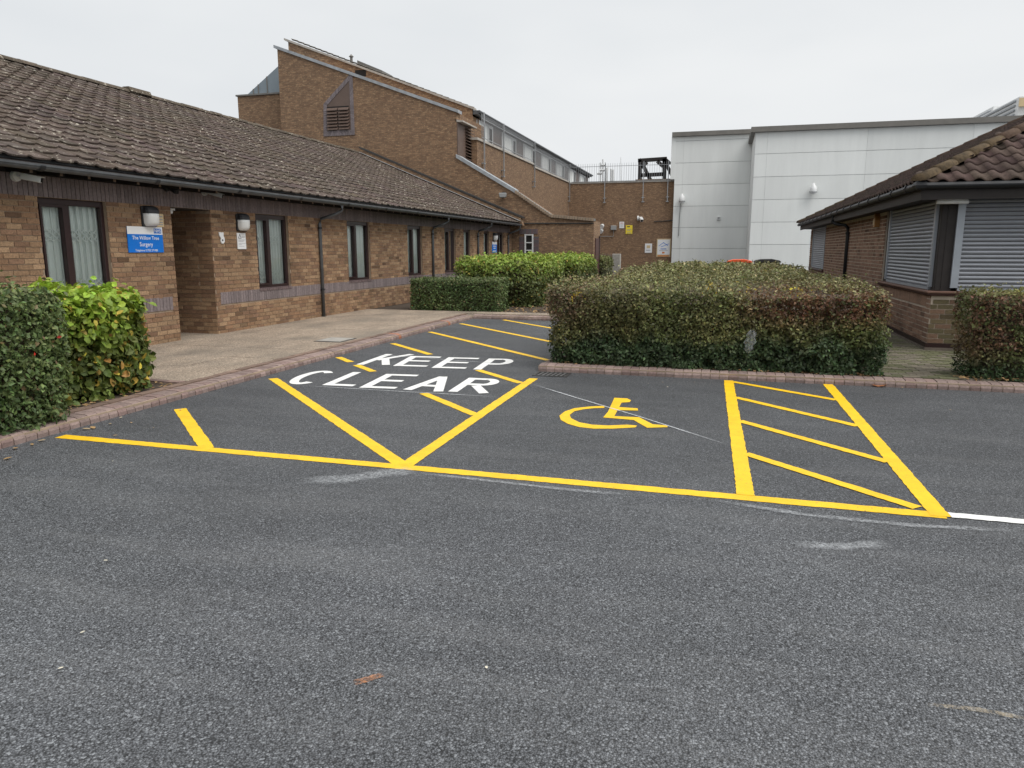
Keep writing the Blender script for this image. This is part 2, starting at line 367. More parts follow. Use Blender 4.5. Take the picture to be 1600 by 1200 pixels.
# paving slabs with open joints
sx = (KX-.31+11.0)/6; k = 0
tv = [(0,0,0),(1,0,0),(1,1,0),(0,1,0),(0,0,1),(1,0,1),(1,1,1),(0,1,1)]; tfull = [(4,5,6,7),(0,1,5,4),(1,2,6,5),(2,3,7,6),(3,0,4,7)]
T = []
for i in range(6):
    for j in range(11):
        y0 = 7.17+j*.938; T.append(np.array([[sx-.006, 0, 0, -11.0+i*sx], [0, .932, 0, y0], [0, 0, .07, .028+random.uniform(-.0015, .0015)], [0, 0, 0, 1]]))
for i in range(4): T.append(np.array([[.82, 0, 0, KX-.30+i*.826], [0, .57, 0, KF+.31], [0, 0, .07, .028], [0, 0, 0, 1]]))
pieces('paving_slab', pave, tv, tfull, T, [(1, 1, 1)]*len(T), M['aggregate'], M['aggregate'])

# kerbs of bull-nosed bricks laid across
def kerb_template():                      # unit: x along kerb (0..1), y depth 0 = road face .. 1 , z real metres
    prof = [(0, -.03), (0, .038), (.014, .066), (.038, .082), (.07, .088), (.215, .09)]
    v = []; 
    for x in (0, 1):
        for (y, z) in prof: v.append((x, y, z))
    n = len(prof); f = [(i, i+1, n+i+1, n+i) for i in range(n-1)]
    f += [(0, 1, 2, 3), (0, 3, 4, 5), (n+3, n+2, n+1, n), (n+5, n+4, n+3, n)]
    return v, f
KV, KFc = kerb_template()
def kerb(name, p0, d, inward, length, pitch=.1125):
    d = np.array(d, float); n = np.array(inward, float); T = []; C = []
    bed = MB().prism([(p0[0]+n[0]*.012, p0[1]+n[1]*.012, -.04), (p0[0]+d[0]*length+n[0]*.012, p0[1]+d[1]*length+n[1]*.012, -.04),
                      (p0[0]+d[0]*length+n[0]*.22, p0[1]+d[1]*length+n[1]*.22, -.04), (p0[0]+n[0]*.22, p0[1]+n[1]*.22, -.04)], (0, 0, .115)).build(name, M['mortar']); bed['kind'] = 'structure'
    for i in range(int(length/pitch)):
        g = .0045; s = pitch-2*g; o = np.array(p0)+d*(i*pitch+g)+n*random.uniform(-.003, .003); z = random.uniform(-.004, .003)
        a = random.uniform(-.012, .012)
        T.append(np.array([[d[0]*s, n[0]+a*d[0], 0, o[0]], [d[1]*s, n[1]+a*d[1], 0, o[1]], [0, 0, 1, z], [0, 0, 0, 1]]))
        b = random.uniform(.8, 1.2); c = np.array((.245, .18, .16))*b
        if random.random() < .006: c = np.array((.36, .14, .075))
        elif random.random() < .2: c = c*np.array((.85, .8, .8))
        C.append(c)
    pieces('kerb_brick', bed, KV, KFc, T, C, M['kerb_a'], M['kerb_o'])
    return bed
kerb('kerb', (KX, 1.6), (0, 1), (-1, 0), KF-1.6+.02)
kerb('kerb', (KX, KF), (1, 0), (0, 1), 3.4)
kerb('kerb', (-2.33, KC), (1, 0), (0, 1), 10.5)
kerb('kerb', (-2.33, KC+.23), (0, 1), (1, 0), 6.9)
# flat brick edging behind the left kerb, across the end of the bed, and path pavers by the shuttered building
def pavers(name, parent, x0, x1, y0, y1, z, lx, ly, bond=True, col=(.2, .15, .125), green=0):
    T = []; C = []; j = 0; y = y0
    while y < y1-.01:
        x = x0-(lx/2 if bond and j % 2 else 0)
        while x < x1-.01:
            a, b = max(x, x0), min(x+lx, x1)
            if b-a > .02:
                T.append(np.array([[b-a-.007, 0, 0, a+.0035], [0, min(ly, y1-y)-.007, 0, y+.0035], [0, 0, .06, z-.06+random.uniform(-.003, .003)], [0, 0, 0, 1]]))
                c = np.array(col)*random.uniform(.75, 1.25)
                if random.random() < green: c = np.array((.10, .10, .05))*random.uniform(.8, 1.3)
                C.append(c)
            x += lx
        y += ly; j += 1
    pieces(name, parent, tv, tfull, T, C, M['kerb_a'], M['kerb_o'], stuff=name+'_rest')
edge = MB().box(KX-.335, KX-.222, 1.6, KF+.2, -.04, .085).build('brick_edging', M['mortar']); edge['kind'] = 'structure'
pavers('paver', edge, KX-.335, KX-.222, 1.6, KF+.2, .1, .113, .215, False, (.185, .125, .095))
edge2 = MB().box(-8.8, KX-.34, 7.045, 7.155, -.04, .085).build('brick_edging', M['mortar']); edge2['kind'] = 'structure'
pavers('paver', edge2, -8.8, KX-.34, 7.045, 7.155, .105, .215, .113, False, (.19, .13, .11))
path = MB().box(1.985, 3.2, KC+.225, 30.5, -.05, .075).box(3.2, 12, 10.85, 12.7, -.05, .075).build('path', M['soil']); path['kind'] = 'structure'
pavers('paver', path, 1.985, 3.207, KC+.225, 15, .098, .2, .1, True, (.15, .13, .095), .5)
pavers('front_paver', path, 3.21, 6.5, 10.86, 12.58, .098, .2, .1, True, (.15, .13, .095), .5)

# ================================================================== road markings
_mz = [.003]
def strip(name, a, b, w, m, label, cat='road marking', group=None, jit=.004, cut=None):
    a, b = Vector((*a, 0)), Vector((*b, 0)); d = (b-a).normalized(); n = Vector((-d.y, d.x, 0)); Ln = (b-a).length; k = max(2, int(Ln/.04)); z = _mz[0]; _mz[0] += .00015
    vs = []
    for i in range(k+1):
        p = a+d*(Ln*i/k)
        for s in (-1, 1):
            q = p+n*(s*(w/2+random.uniform(-jit, jit))); vs.append((q.x, q.y, z))
    o = MB().add(vs, [(2*i, 2*i+2, 2*i+3, 2*i+1) for i in range(k)]).build(name, m); return props(o, label, cat, group)
Yl = M['yellow']; YF = 4.93
strip('bay_line', (-5.54, YF+.05), (1.4, YF-.035), .115, Yl, 'long yellow line running across the open ends of the parking bays')
strip('bay_line', (-5.32, 6.22), (-4.03, YF+.06), .115, Yl, 'short yellow diagonal stub next to the hedge bed kerb')
strip('bay_line', (-5.45, 8.08), (-2.3, YF+.08), .115, Yl, 'long yellow diagonal from below letter C to the V point')
strip('bay_line', (-2.25, 8.98), (-2.25, YF+.06), .115, Yl, 'yellow side line between keep clear box and wheelchair bay')
g2 = 'broken yellow diagonals in the keep clear box'
strip('hatch_line', (-5.58, 10.0), (-5.16, 9.6), .105, Yl, 'short yellow dash beside the foot of letter K by kerb', group=g2)
strip('hatch_line', (-4.95, 9.37), (-4.46, 8.92), .105, Yl, 'short yellow dash between the words above letter L', group=g2)
strip('hatch_line', (-3.22, 7.68), (-2.29, 6.78), .105, Yl, 'yellow dash from foot of letter R to bay side line', group=g2)
strip('hatch_line', (-5.5, 11.77), (-4.34, 10.66), .105, Yl, 'yellow dash from kerb to top of first letter E', group=g2)
strip('hatch_line', (-3.14, 9.42), (-2.32, 8.62), .105, Yl, 'yellow dash under letter P ending at bay side line', group=g2)
strip('hatch_line', (-5.56, 13.65), (-2.42, 10.56), .105, Yl, 'full length yellow diagonal just beyond the word KEEP', group=g2)
strip('hatch_line', (-5.53, 15.4), (-2.42, 12.3), .105, Yl, 'full length yellow diagonal in middle of far kerbed end', group=g2)
strip('hatch_line', (-4.86, 16.5), (-2.42, 14.05), .105, Yl, 'yellow diagonal starting at the far end kerb', group=g2)
strip('bay_line', (.145, 9.5), (.225, YF+.03), .115, Yl, 'yellow line on wheelchair bay side of the hatched strip')
strip('bay_line', (1.31, 9.55), (1.37, YF-.06), .115, Yl, 'yellow line on open asphalt side of the hatched strip')
g3 = 'yellow diagonals of the hatched strip'
for (a, b, l) in (((.19, 9.42), (1.27, 8.55), 'thin yellow diagonal of hatched strip nearest the brick kerb'), ((.21, 8.4), (1.29, 7.3), 'second thin yellow diagonal of hatched strip from the brick kerb'),
                  ((.23, 7.22), (1.31, 6.08), 'third thin yellow diagonal of hatched strip from the brick kerb'), ((.25, 6.03), (1.27, 5.0), 'last thin yellow diagonal of hatched strip, touching the front line')):
    strip('hatch_line', a, b, .095, Yl, l, group=g3)
strip('bay_line', (1.43, 4.91), (9, 4.83), .09, M['white_paint'], 'plain white line continuing from the yellow hatched strip corner')

# KEEP CLEAR lettering: strokes inside each letter's own box
kc = thing('road_lettering', (-3.8, 9, 0), 'white KEEP CLEAR lettering painted on the asphalt', 'road marking')
def letter(ch, BL, BR, TL, w=.114):
    BL, BR, TL = [Vector((*on_z(*p), 0)) for p in (BL, BR, TL)]; ex, ey = BR-BL, TL-BL
    W, Ht = ex.length, ey.length
    P = lambda u, v: BL+ex*u+ey*v
    def arc(cu, cv, ru, rv, a0, a1, n=14): return [(cu+ru*math.cos(R(a0+(a1-a0)*i/n)), cv+rv*math.sin(R(a0+(a1-a0)*i/n))) for i in range(n+1)]
    hu, hv = w/2/W, w/2/Ht
    S = {'K': [[(hu, 0), (hu, 1)], [(.95, 1), (hu*2, .42)], [(.38, .6), (1, 0)]],
         'E': [[(hu, 0), (hu, 1)], [(hu, 1-hv), (1, 1-hv)], [(hu, .52), (.85, .52)], [(hu, hv), (1, hv)]],
         'P': [[(hu, 0), (hu, 1)], [(hu, 1-hv), (.55, 1-hv)]+arc(.55, .72, .45-hu, .28-hv, 90, -90)+[(hu, .44+hv)]],
         'C': [arc(.5, .5, .5-hu, .5-hv, 48, 312, 26)], 'L': [[(hu, 0), (hu, 1)], [(hu, hv), (1, hv)]],
         'A': [[(hu, 0), (.5, 1)], [(.5, 1), (1-hu, 0)], [(.24, .33), (.76, .33)]],
         'R': [[(hu, 0), (hu, 1)], [(hu, 1-hv), (.6, 1-hv)]+arc(.6, .74, .4-hu, .26-hv, 90, -90)+[(hu, .48+hv)], [(.5, .46), (.97, 0)]]}[ch]
    mb = MB()
    for si, st in enumerate(S):
        pts = [P(*q) for q in st]; z = .0035+si*.0004; vs = []
        for i, p in enumerate(pts):
            d = (pts[min(i+1, len(pts)-1)]-pts[max(i-1, 0)]).normalized(); n = Vector((-d.y, d.x, 0))*(w/2)
            vs += [(p.x-n.x, p.y-n.y, z), (p.x+n.x, p.y+n.y, z)]
        mb.add(vs, [(2*i, 2*i+2, 2*i+3, 2*i+1) for i in range(len(pts)-1)])
    mb.build('letter', M['white_paint'], kc)
for a in (('K', (556, 570), (603, 570.5), (603, 553.5)), ('E', (614, 572), (666, 573.5), (642, 556.5)), ('E', (674, 575), (727, 576.5), (701, 558.5)), ('P', (739, 577.5), (786, 578.5), (764, 560.5)),
          ('C', (438, 600), (489, 601.5), (486, 579)), ('L', (503, 602), (551, 604), (552, 581.5)), ('E', (561, 606), (617, 608), (604, 584.5)), ('A', (629, 609), (692, 612.5), (664, 587.5)), ('R', (700, 612), (758, 615), (733, 590.5))):
    letter(*a)
# wheelchair symbol
def z4(pts): return [on_z(820+x/4, 400+y/4) for x, y in pts]
wheel = z4([(497,938),(400,943),(310,953),(250,973),(216,1000),(225,1026),(270,1051),(340,1071),(430,1081),(550,1081),(690,1073),(702,1062),(640,1056),(520,1061),(420,1056),(340,1041),(290,1016),(280,995),(310,972),(370,959),(430,953),(497,951)])
body = z4([(560,888),(640,892),(664,904),(655,915),(605,918),(590,946),(705,954),(708,968),(580,965),(560,1003),(715,1010),(800,1054),(890,1061),(893,1072),(765,1076),(680,1027),(490,1011),(520,975)])
wc = thing('wheelchair_symbol', (-1, 7.2, 0), 'yellow wheelchair user symbol painted in the parking bay', 'road marking')
for nm, pts, z in (('wheel', wheel, .0035), ('figure', body, .004)):
    MB().add([(x, y, z) for x, y in pts], [tuple(range(len(pts)))]).build(nm, Yl, wc)
# chalk, dust and smears with their own shapes
def smear(name, pts, w, m, label, cat='chalk mark', group=None):
    z = _mz[0]+.001; _mz[0] += .0002; P = [Vector((*on_z(*p), z)) for p in pts]; vs = []; e = []
    Q = []
    for a, b in zip(P[:-1], P[1:]):
        for i in range(8): Q.append(a.lerp(b, i/8))
    Q.append(P[-1]); n_ = len(Q)
    for i, p in enumerate(Q):
        d = (Q[min(i+1, n_-1)]-Q[max(i-1, 0)]).normalized(); n = Vector((-d.y, d.x, 0)); t = min(i, n_-1-i)/max(1, n_*.18); t = min(1, t)
        ww = w*(.8+.4*random.random())
        for s in (-1, -.5, 0, .5, 1): vs.append(p+n*(s*ww/2)); e.append(t*(1-s*s)**.5 if w > .05 else t*.9)
    o = MB().add(vs, [(5*i+j, 5*i+5+j, 5*i+6+j, 5*i+1+j) for i in range(n_-1) for j in range(4)]).build(name, m)
    at = o.data.attributes.new('edge', 'FLOAT', 'POINT'); at.data.foreach_set('value', e)
    return props(o, label, cat, group)
ck = M['chalk']
smear('chalk_line', [(832, 601), (900, 622), (1000, 652), (1140, 697)], .022, M['chalk_line'], 'thin white chalk line crossing the wheelchair symbol from the drain')
smear('chalk_line', [(560, 553), (690, 562), (815, 571)], .018, M['chalk_line'], 'thin chalk guide line along the top of the word KEEP')
smear('chalk_line', [(470, 603), (620, 612), (780, 621)], .018, M['chalk_line'], 'thin chalk guide line along the foot of the word CLEAR')
smear('dust_streak', [(465, 752), (540, 750), (620, 738), (650, 737)], .22, ck, 'broad pale dust streak below the V of the yellow lines', 'dust mark')
smear('dust_streak', [(650, 740), (760, 752), (900, 768), (980, 774)], .06, ck, 'narrow pale dust streak trailing below the long yellow line', 'dust mark')
smear('dust_streak', [(1110, 782), (1260, 806), (1420, 822), (1600, 832)], .07, ck, 'long pale tyre streak below the hatched strip and white line', 'dust mark')
smear('dust_streak', [(1240, 852), (1310, 856), (1395, 851)], .12, ck, 'isolated pale scuff patch on the open asphalt below hatched strip', 'dust mark')
smear('dust_streak', [(1445, 1103), (1530, 1112), (1605, 1126)], .025, M['tan_dust'], 'thin tan scratch on the open asphalt', 'dust mark')
smear('rust_smear', [(552, 1070), (575, 1064), (600, 1056)], .035, M['rust'], 'small orange rust smear on the open asphalt', 'stain')

# drain grate and manhole cover
dr = thing('drain_grate', (-2.08, 9.35, 0), 'dark iron drain grate in the asphalt at the kerb corner', 'drain')
mb = MB(); x0, x1, y0, y1 = -2.32, -1.86, 9.18, 9.5
mb.box(x0, x1, y0, y0+.035, -.02, .008).box(x0, x1, y1-.035, y1, -.02, .008).box(x0, x0+.035, y0+.035, y1-.035, -.02, .008).box(x1-.035, x1, y0+.035, y1-.035, -.02, .008).build('frame', M['iron'], dr)
sheet('pit', M['void'], x0+.03, x1-.03, y0+.03, y1-.03, .0025, None, dr)
for i in range(7):
    x = x0+.05+i*.06; MB().prism([(x, y0+.033, .003), (x+.026, y0+.033, .003), (x+.05, y1-.033, .003), (x+.024, y1-.033, .003)], (0, 0, .004)).build('bar', mat('worn_grate_bar', (.1, .1, .1), .6, .2), dr)
mh = thing('manhole_cover', (-6.3, 11.25, .098), 'pale concrete inspection cover set in the surgery pavement', 'manhole cover')
MB().box(-6.56, -6.06, 10.95, 11.52, .06, .105).build('rim', M['iron'], mh); MB().box(-6.53, -6.09, 10.98, 11.49, .1, .111).build('cover', M['concrete'], mh, bevel=.003)

# ================================================================== brick wall builder
class Frame:
    def __init__(s, o, ex, ez): s.o = np.array(o, float); s.ex = np.array(ex, float); s.ez = np.array(ez, float); s.ey = np.array((0, 0, 1.))
    def p(s, u, v, w=0): return tuple(s.o+s.ex*u+s.ey*v+s.ez*w)
    def T(s, u, v, w, su, sv, sw):
        m = np.eye(4); m[:3, 0] = s.ex*su; m[:3, 1] = s.ey*sv; m[:3, 2] = s.ez*sw; m[:3, 3] = s.o+s.ex*u+s.ey*v+s.ez*w; return m
    def mat(s, u, v, w): return Matrix(s.T(u, v, w, 1, 1, 1).tolist())
    def slab(s, mb, u0, u1, v0, v1, w0, w1):
        return mb.add([s.p(u, v, w) for w in (w0, w1) for (u, v) in ((u0, v0), (u1, v0), (u1, v1), (u0, v1))], [(3,2,1,0),(4,5,6,7),(0,1,5,4),(1,2,6,5),(2,3,7,6),(3,0,4,7)])
UB = [(0,0,0),(1,0,0),(1,1,0),(0,1,0),(0,0,1),(1,0,1),(1,1,1),(0,1,1)]; UF = [(4,5,6,7),(0,1,5,4),(1,2,6,5),(2,3,7,6),(3,0,4,7)]
def spans(u0, u1, cuts):
    out = [(u0, u1)]
    for a, b in cuts:
        nx = []
        for s, e in out:
            if b <= s or a >= e: nx.append((s, e))
            else:
                if a > s: nx.append((s, a))
                if b < e: nx.append((b, e))
        out = nx
    return out
def brick_colour(pal, dark=.045):
    c = np.array(random.choice(pal))*random.uniform(.86, 1.15)
    if random.random() < dark: c = c*.55
    return c
def brick_wall(bld, fr, u0, u1, v0, v1, openings, soldiers=(), pal=BP, thick=.3, nmax=300, mortar='mortar', L_=.225, CH=.075, score=None, header=0, wall_name='wall', sold_col=(.19, .155, .155), gap=.011):
    mb = MB(); ops = sorted(openings)
    edges = sorted({u0, u1, *[o[0] for o in ops], *[o[1] for o in ops]})
    for a, b in zip(edges[:-1], edges[1:]):
        cuts = [(o[2], o[3]) for o in ops if o[0] <= a+1e-6 and o[1] >= b-1e-6]
        for s, e in spans(v0, v1, cuts): fr.slab(mb, a, b, s, e, -thick, 0)
    wall = mb.build(wall_name, M[mortar], bld)
    T = []; C = []; j = gap
    n = int((v1-v0)/CH+.2)
    for r in range(n):
        va = v0+r*CH; vm = va+CH/2
        cuts = [(o[0], o[1]) for o in ops if o[2] < vm < o[3]]+[(s[0], s[1]) for s in soldiers if s[2] < vm < s[3]]
        for s, e in spans(u0, u1, cuts):
            st = L_ if random.random() >= header else L_/2
            off = (r % 2)*st/2+.03*math.sin(r*1.7); k = math.floor((s-u0-off)/st); u = u0+off+k*st
            while u < e-.001:
                a, b = max(u, s), min(u+st, e)
                if b-a > .035:
                    pr_ = .009+random.uniform(-.002, .003)
                    T.append(fr.T(a+(j/2 if a > s else 0), va+gap/2+random.uniform(-.001, .001), -.004, b-a-(j/2 if a > s else 0)-(j/2 if b < e else 0), CH-gap, pr_+.004)); C.append(brick_colour(pal))
                u += st
    pieces('brick', wall, UB, UF, T, C, M['brick_a'], M['brick_o'], nmax, 'brickwork', score)
    T = []; C = []
    for (a, b, c, d) in soldiers:
        k = int(round((b-a)/.075)); s = (b-a)/k
        for i in range(k):
            T.append(fr.T(a+i*s+.004, c+.004, -.004, s-.009, d-c-.008, .016+random.uniform(-.001, .002))); C.append(np.array(sold_col)*random.uniform(.82, 1.18))
    pieces('soldier_brick', wall, UB, UF, T, C, M['kerb_a'], M['kerb_o'], nmax, 'soldier_course', score)
    return wall

# ================================================================== SURGERY
ZP = .098
sb = thing('surgery_building', (-12, 17, 0), 'long single storey brown brick surgery with tiled roof and maroon windows', 'building')
YS0, YS1 = 3.0, 31.0
fr = Frame((WX, 0, 0), (0, 1, 0), (1, 0, 0))           # u = world Y, v = world Z
LB, LT = 2.315, 2.595                                  # soldier lintel band
WINS = [(8.0, 9.16, .43), (12.83, 13.97, .43), (16.53, 17.75, .43), (20.15, 21.25, .45), (23.15, 24.2, .5), (25.05, 25.75, 0), (27.35, 28.0, 0), (29.1, 30.0, .5)]
DOOR = (10.5, 11.5)
WB = .85
ops = [(a, b, WB, LB) for a, b, m in WINS]+[(DOOR[0], DOOR[1], 0, LB)]
ops[5] = (25.05, 25.75, WB, LB); ops[6] = (27.35, 28.0, ZP, LB)
sold = [(YS0, YS1, LB, LT)]
for a, b in ((YS0, 10.38), (11.62, 27.2), (28.15, YS1)): sold.append((a, b, .625, .85))
def vis_surgery(x, y, c):                              # bricks behind the bushes show little
    return np.where(((x < 245) & (y > 440)) | ((x < 640) & (c[:, 2] < .1)), .001, 1)
wall = brick_wall(sb, fr, YS0, YS1, ZP-.02, LT, ops, sold, score=vis_surgery)
box('upper_wall', M['dark_wood'], sb, WX-.3, WX-.004, YS0, YS1, LT, 2.95)
# entrance recess
fr2 = Frame((WX, DOOR[1], 0), (-1, 0, 0), (0, -1, 0))
def rec(name, f, u1):
    return brick_wall(sb, f, .305, u1, ZP-.02, LB, [], pal=BP, thick=.12, nmax=120, wall_name='recess_wall')
rec('r', fr2, 2.3); rec('l', Frame((WX, DOOR[0], 0), (-1, 0, 0), (0, 1, 0)), 2.3)
# jamb bricks of the opening (thickness of the outer wall)
jb = []; jc = []
for r in range(29):
    va = ZP-.02+r*.075
    for (y, s) in ((DOOR[1], -1), (DOOR[0], 1)):
        cut = .1 if r % 2 else .205
        for (ua, ub) in ((.002, cut), (cut+.01, .30)):
            m = np.eye(4); m[:3, 0] = (-(ub-ua), 0, 0); m[:3, 1] = (0, 0, .0645); m[:3, 2] = (0, s*.012, 0); m[:3, 3] = (WX-ua, y-s*.003, va+.005); jb.append(m); jc.append(brick_colour(BP))
pieces('jamb_brick', wall, UB, UF, jb, jc, M['brick_a'], M['brick_o'], 200)
box('recess_ceiling', M['dark_wood'], sb, WX-2.4, WX-.02, DOOR[0]+.001, DOOR[1]-.001, LB-.012, LB+.05)  # dark ceiling colour cuts bounce and deepens the shade in the recess
dd = box('door', M['red_brown'], sb, WX-2.36, WX-2.3, DOOR[0], DOOR[1], ZP, LB-.02)
MB().box(WX-2.302, WX-2.294, DOOR[0]+.22, DOOR[1]-.22, 1.1, 2.0).build('pane', M['glass'], dd)
MB().tube([(WX-2.24, DOOR[0]+.12, .95), (WX-2.24, DOOR[0]+.12, 1.35)], .014, 8).build('handle', M['galv'], dd)
# windows
def window(a, b, z0, z1, mull, grille):
    d0, d1 = WX-.13, WX-.06; t = .06; mb = MB()
    fr.slab(mb, a, a+t, z0, z1, -.13, -.05); fr.slab(mb, b-t, b, z0, z1, -.13, -.05); fr.slab(mb, a+t, b-t, z1-.085, z1, -.13, -.05); fr.slab(mb, a+t, b-t, z0, z0+.065, -.13, -.05)
    w = mb.build('window', M['frame'], sb, bevel=.004)
    if mull:
        m = a+(b-a)*mull; mm = MB(); fr.slab(mm, m-.04, m+.04, z0+.065, z1-.085, -.125, -.045); mm.build('mullion', M['frame'], w)
        cs = MB(); ca, cb2 = a+t, m-.04                     # opening casement sash on one side
        for q in ((ca, ca+.035, z0+.065, z1-.085), (cb2-.035, cb2, z0+.065, z1-.085), (ca+.035, cb2-.035, z1-.12, z1-.085), (ca+.035, cb2-.035, z0+.065, z0+.1)): fr.slab(cs, *q, -.115, -.035)
        cs.build('sash', M['frame'], w); panes = ((a+t, m-.04), (m+.04, b-t))
    else: panes = ((a+t, b-t),)
    for pa, pb in panes:
        g = MB(); g.add([fr.p(pa, z0+.06, -.1), fr.p(pb, z0+.06, -.1), fr.p(pb, z1-.08, -.1), fr.p(pa, z1-.08, -.1)], [(0, 1, 2, 3)]); g.build('pane', M['glass'], w)
    n = int((b-a)/.012); cv = []; ph = random.uniform(0, 6)
    for i in range(n+1):
        u = a+.02+(b-a-.04)*i/n; q = .02*math.sin(i*.62+ph+.8*math.sin(i*.09))+.008*math.sin(i*1.7+ph)
        cv += [fr.p(u, z0+.02, -.165+q*1.2), fr.p(u, z1-.02, -.165+q)]
    MB().add(cv, [(2*i, 2*i+2, 2*i+3, 2*i+1) for i in range(n)]).build('curtain', M['curtain'], w, smooth=True)
    mb = MB(); fr.slab(mb, a-.02, b+.02, z0-.2, z1, -.44, -.4); mb.build('backing', M['void'], w)
    if grille:
        g = MB(); nb = 9
        for i in range(nb+1):
            u = a+.09+(b-a-.18)*i/nb; g.bar(fr.p(u, z0+.07, -.13), fr.p(u, z1-.08, -.13), .016, .012, (1, 0, 0))
        for hz in (.18, .66):
            zc = z0+(z1-z0)*hz
            for i in range(nb):
                u, u2 = a+.09+(b-a-.18)*i/nb, a+.09+(b-a-.18)*(i+1)/nb
                for k in (-1, 0): g.bar(fr.p(u, zc+k*.09, -.128), fr.p(u2, zc+k*.09+.09, -.128), .016, .006, (1, 0, 0)); g.bar(fr.p(u, zc+k*.09+.09, -.123), fr.p(u2, zc+k*.09, -.123), .016, .006, (1, 0, 0))
        g.build('security_grille', M['grille'], w)
    T = []; C = []; k = int((b-a)/.075)
    for i in range(k):
        s = (b-a)/k; m = fr.T(a+i*s+.004, z0-.05, -.06, s-.008, .048, .085); m[2, 2] = -.022; m[2, 3] += .022; T.append(m); C.append(np.array((.17, .125, .125))*random.uniform(.85, 1.15))
    if z0 > .5: pieces('sill_brick', w, UB, UF, T, C, M['kerb_a'], M['kerb_o'])
for i, (a, b, m) in enumerate(WINS): window(a, b, ZP if i == 6 else WB, LB, m, i in (0, 1))
# roof
EX, EZ = -8.38, 2.735; RX, RZ = -15.87, 5.84; GAP = .345; GA = .335
sl = math.hypot(RX-EX, RZ-EZ); up = np.array(((RX-EX)/sl, 0, (RZ-EZ)/sl)); nrm = np.array((-up[2], 0, up[0])); nrm = nrm if nrm[2] > 0 else -nrm
roof = MB().prism([(EX+.02, YS0, EZ-.05), (RX, YS0, RZ-.05), (-23.3, YS0, EZ-.05), (-23.3, YS0, EZ-.2), (RX, YS0, RZ-.2), (EX+.02, YS0, EZ-.12)], (0, YS1-YS0, 0)).build('roof', M['dark_wood'], sb)
def tile_template(w, L_, prof, n, lift=.028, lip=.022):
    v = []; us = np.linspace(0, 1, n+1)
    for u in us:
        z = prof(u); v += [(u*w, 0, z+lift-lip), (u*w, 0, z+lift), (u*w, L_, z)]
    f = []
    for i in range(n): f += [(3*i, 3*i+3, 3*i+4, 3*i+1), (3*i+1, 3*i+4, 3*i+5, 3*i+2)]
    return v, f
def prof_roll(u): return .026*max(0, math.cos((u-.13)/.13*math.pi/2))**.8 if u < .26 else .008*((u-.6)/.4)**2
tvx, tfx = tile_template(GAP*1.04, GA*1.12, prof_roll, 10)
T = []; C = []
ncol = int((YS1-YS0)/GAP); nrow = int(sl/GA)
for r in range(nrow+1):
    for c in range(ncol):
        b = np.array((EX, YS0+c*GAP, EZ))+up*(r*GA)+np.array((0, random.uniform(-.006, .006), 0))+nrm*random.uniform(-.003, .006)
        tl = random.uniform(-.012, .012); m = np.eye(4)
        m[:3, 0] = (0, 1, 0)+nrm*tl; m[:3, 1] = up+np.array((0, random.uniform(-.012, .012), 0)); m[:3, 2] = nrm; m[:3, 3] = b; T.append(m)
        C.append(np.array((.085, .064, .053))*random.uniform(.72, 1.28)*np.array((1, random.uniform(.93, 1.05), random.uniform(.9, 1.1))))
pieces('tile', roof, tvx, tfx, T, C, M['tile_a'], M['tile_o'], 300, 'roof_tiling')
rt = []; rc = []
a = np.linspace(0, math.pi, 7); rv = [(.13*math.cos(t), y, .1*math.sin(t)) for y in (0, 1) for t in a]; rf = [(i, i+1, i+8, i+7) for i in range(6)]
for i in range(int((YS1-YS0)/.45)):
    m = np.eye(4); m[1, 1] = .455; m[:3, 3] = (RX, YS0+i*.45, RZ+.0+random.uniform(-.008, .012)); rt.append(m); rc.append(np.array((.1, .08, .062))*random.uniform(.8, 1.25))
pieces('ridge_tile', roof, rv, rf, rt, rc, M['tile_a'], M['tile_o'])
yv = on_x(212, 148, RX)[0]; MB().prism([(RX-.15, yv-.35, RZ+.03), (RX+.16, yv-.35, RZ+.03), (RX+.1, yv-.35, RZ+.15), (RX-.1, yv-.35, RZ+.15)], (0, .8, 0)).build('ridge_vent', M['tile_o'], roof).color = (.1, .08, .06, 1)
# eaves: soffit board, rafter ends, gutter, downpipes
box('soffit', M['dark_wood'], sb, WX-.05, EX-.1, YS0, YS1, 2.76, 2.78)
for i in range(int((YS1-YS0)/.45)):
    y = YS0+.1+i*.45; MB().prism([(WX-.003, y, 2.61), (EX-.095, y, 2.572), (EX-.095, y, 2.64), (WX-.003, y, 2.755)], (0, .05, 0)).build('rafter', M['dark_wood'], sb); MB().box(EX-.095, EX-.09, y+.004, y+.046, 2.577, 2.635).build('rafter_end', M['rafter'], sb)
GX, GZ = EX+.03, 2.66
gut = MB().tube([(GX, YS0, GZ), (GX, YS1-.05, GZ)], .06, 10, False, (math.pi, 2*math.pi)).box(GX+.052, GX+.066, YS0, YS1-.05, GZ-.01, GZ+.018).box(EX-.09, EX-.07, YS0, YS1-.05, 2.635, 2.76).build('gutter', M['grey_gutter'], sb, smooth=False)
for i in range(14): MB().tube([(GX, YS0+.6+i*2, GZ), (GX, YS0+.68+i*2, GZ)], .068, 10, False, (math.pi, 2*math.pi)).build('gutter_bracket', M['black_plastic'], gut)
for y in (15.42, 22.25, 26.78, 30.85):
    d = MB().tube([(GX, y+.0, GZ-.05), (GX, y, GZ-.16), (GX-.1, y-.06, GZ-.24), (WX+.07, y-.22, GZ-.36), (WX+.055, y-.24, GZ-.46), (WX+.055, y-.24, ZP)], .036, 10).build('downpipe', M['grey_gutter'], sb, smooth=True)
    for z in (2.1, .72): MB().tube([(WX+.055, y-.24, z-.02), (WX+.055, y-.24, z+.02)], .047, 10).build('pipe_clip', M['black_plastic'], d)
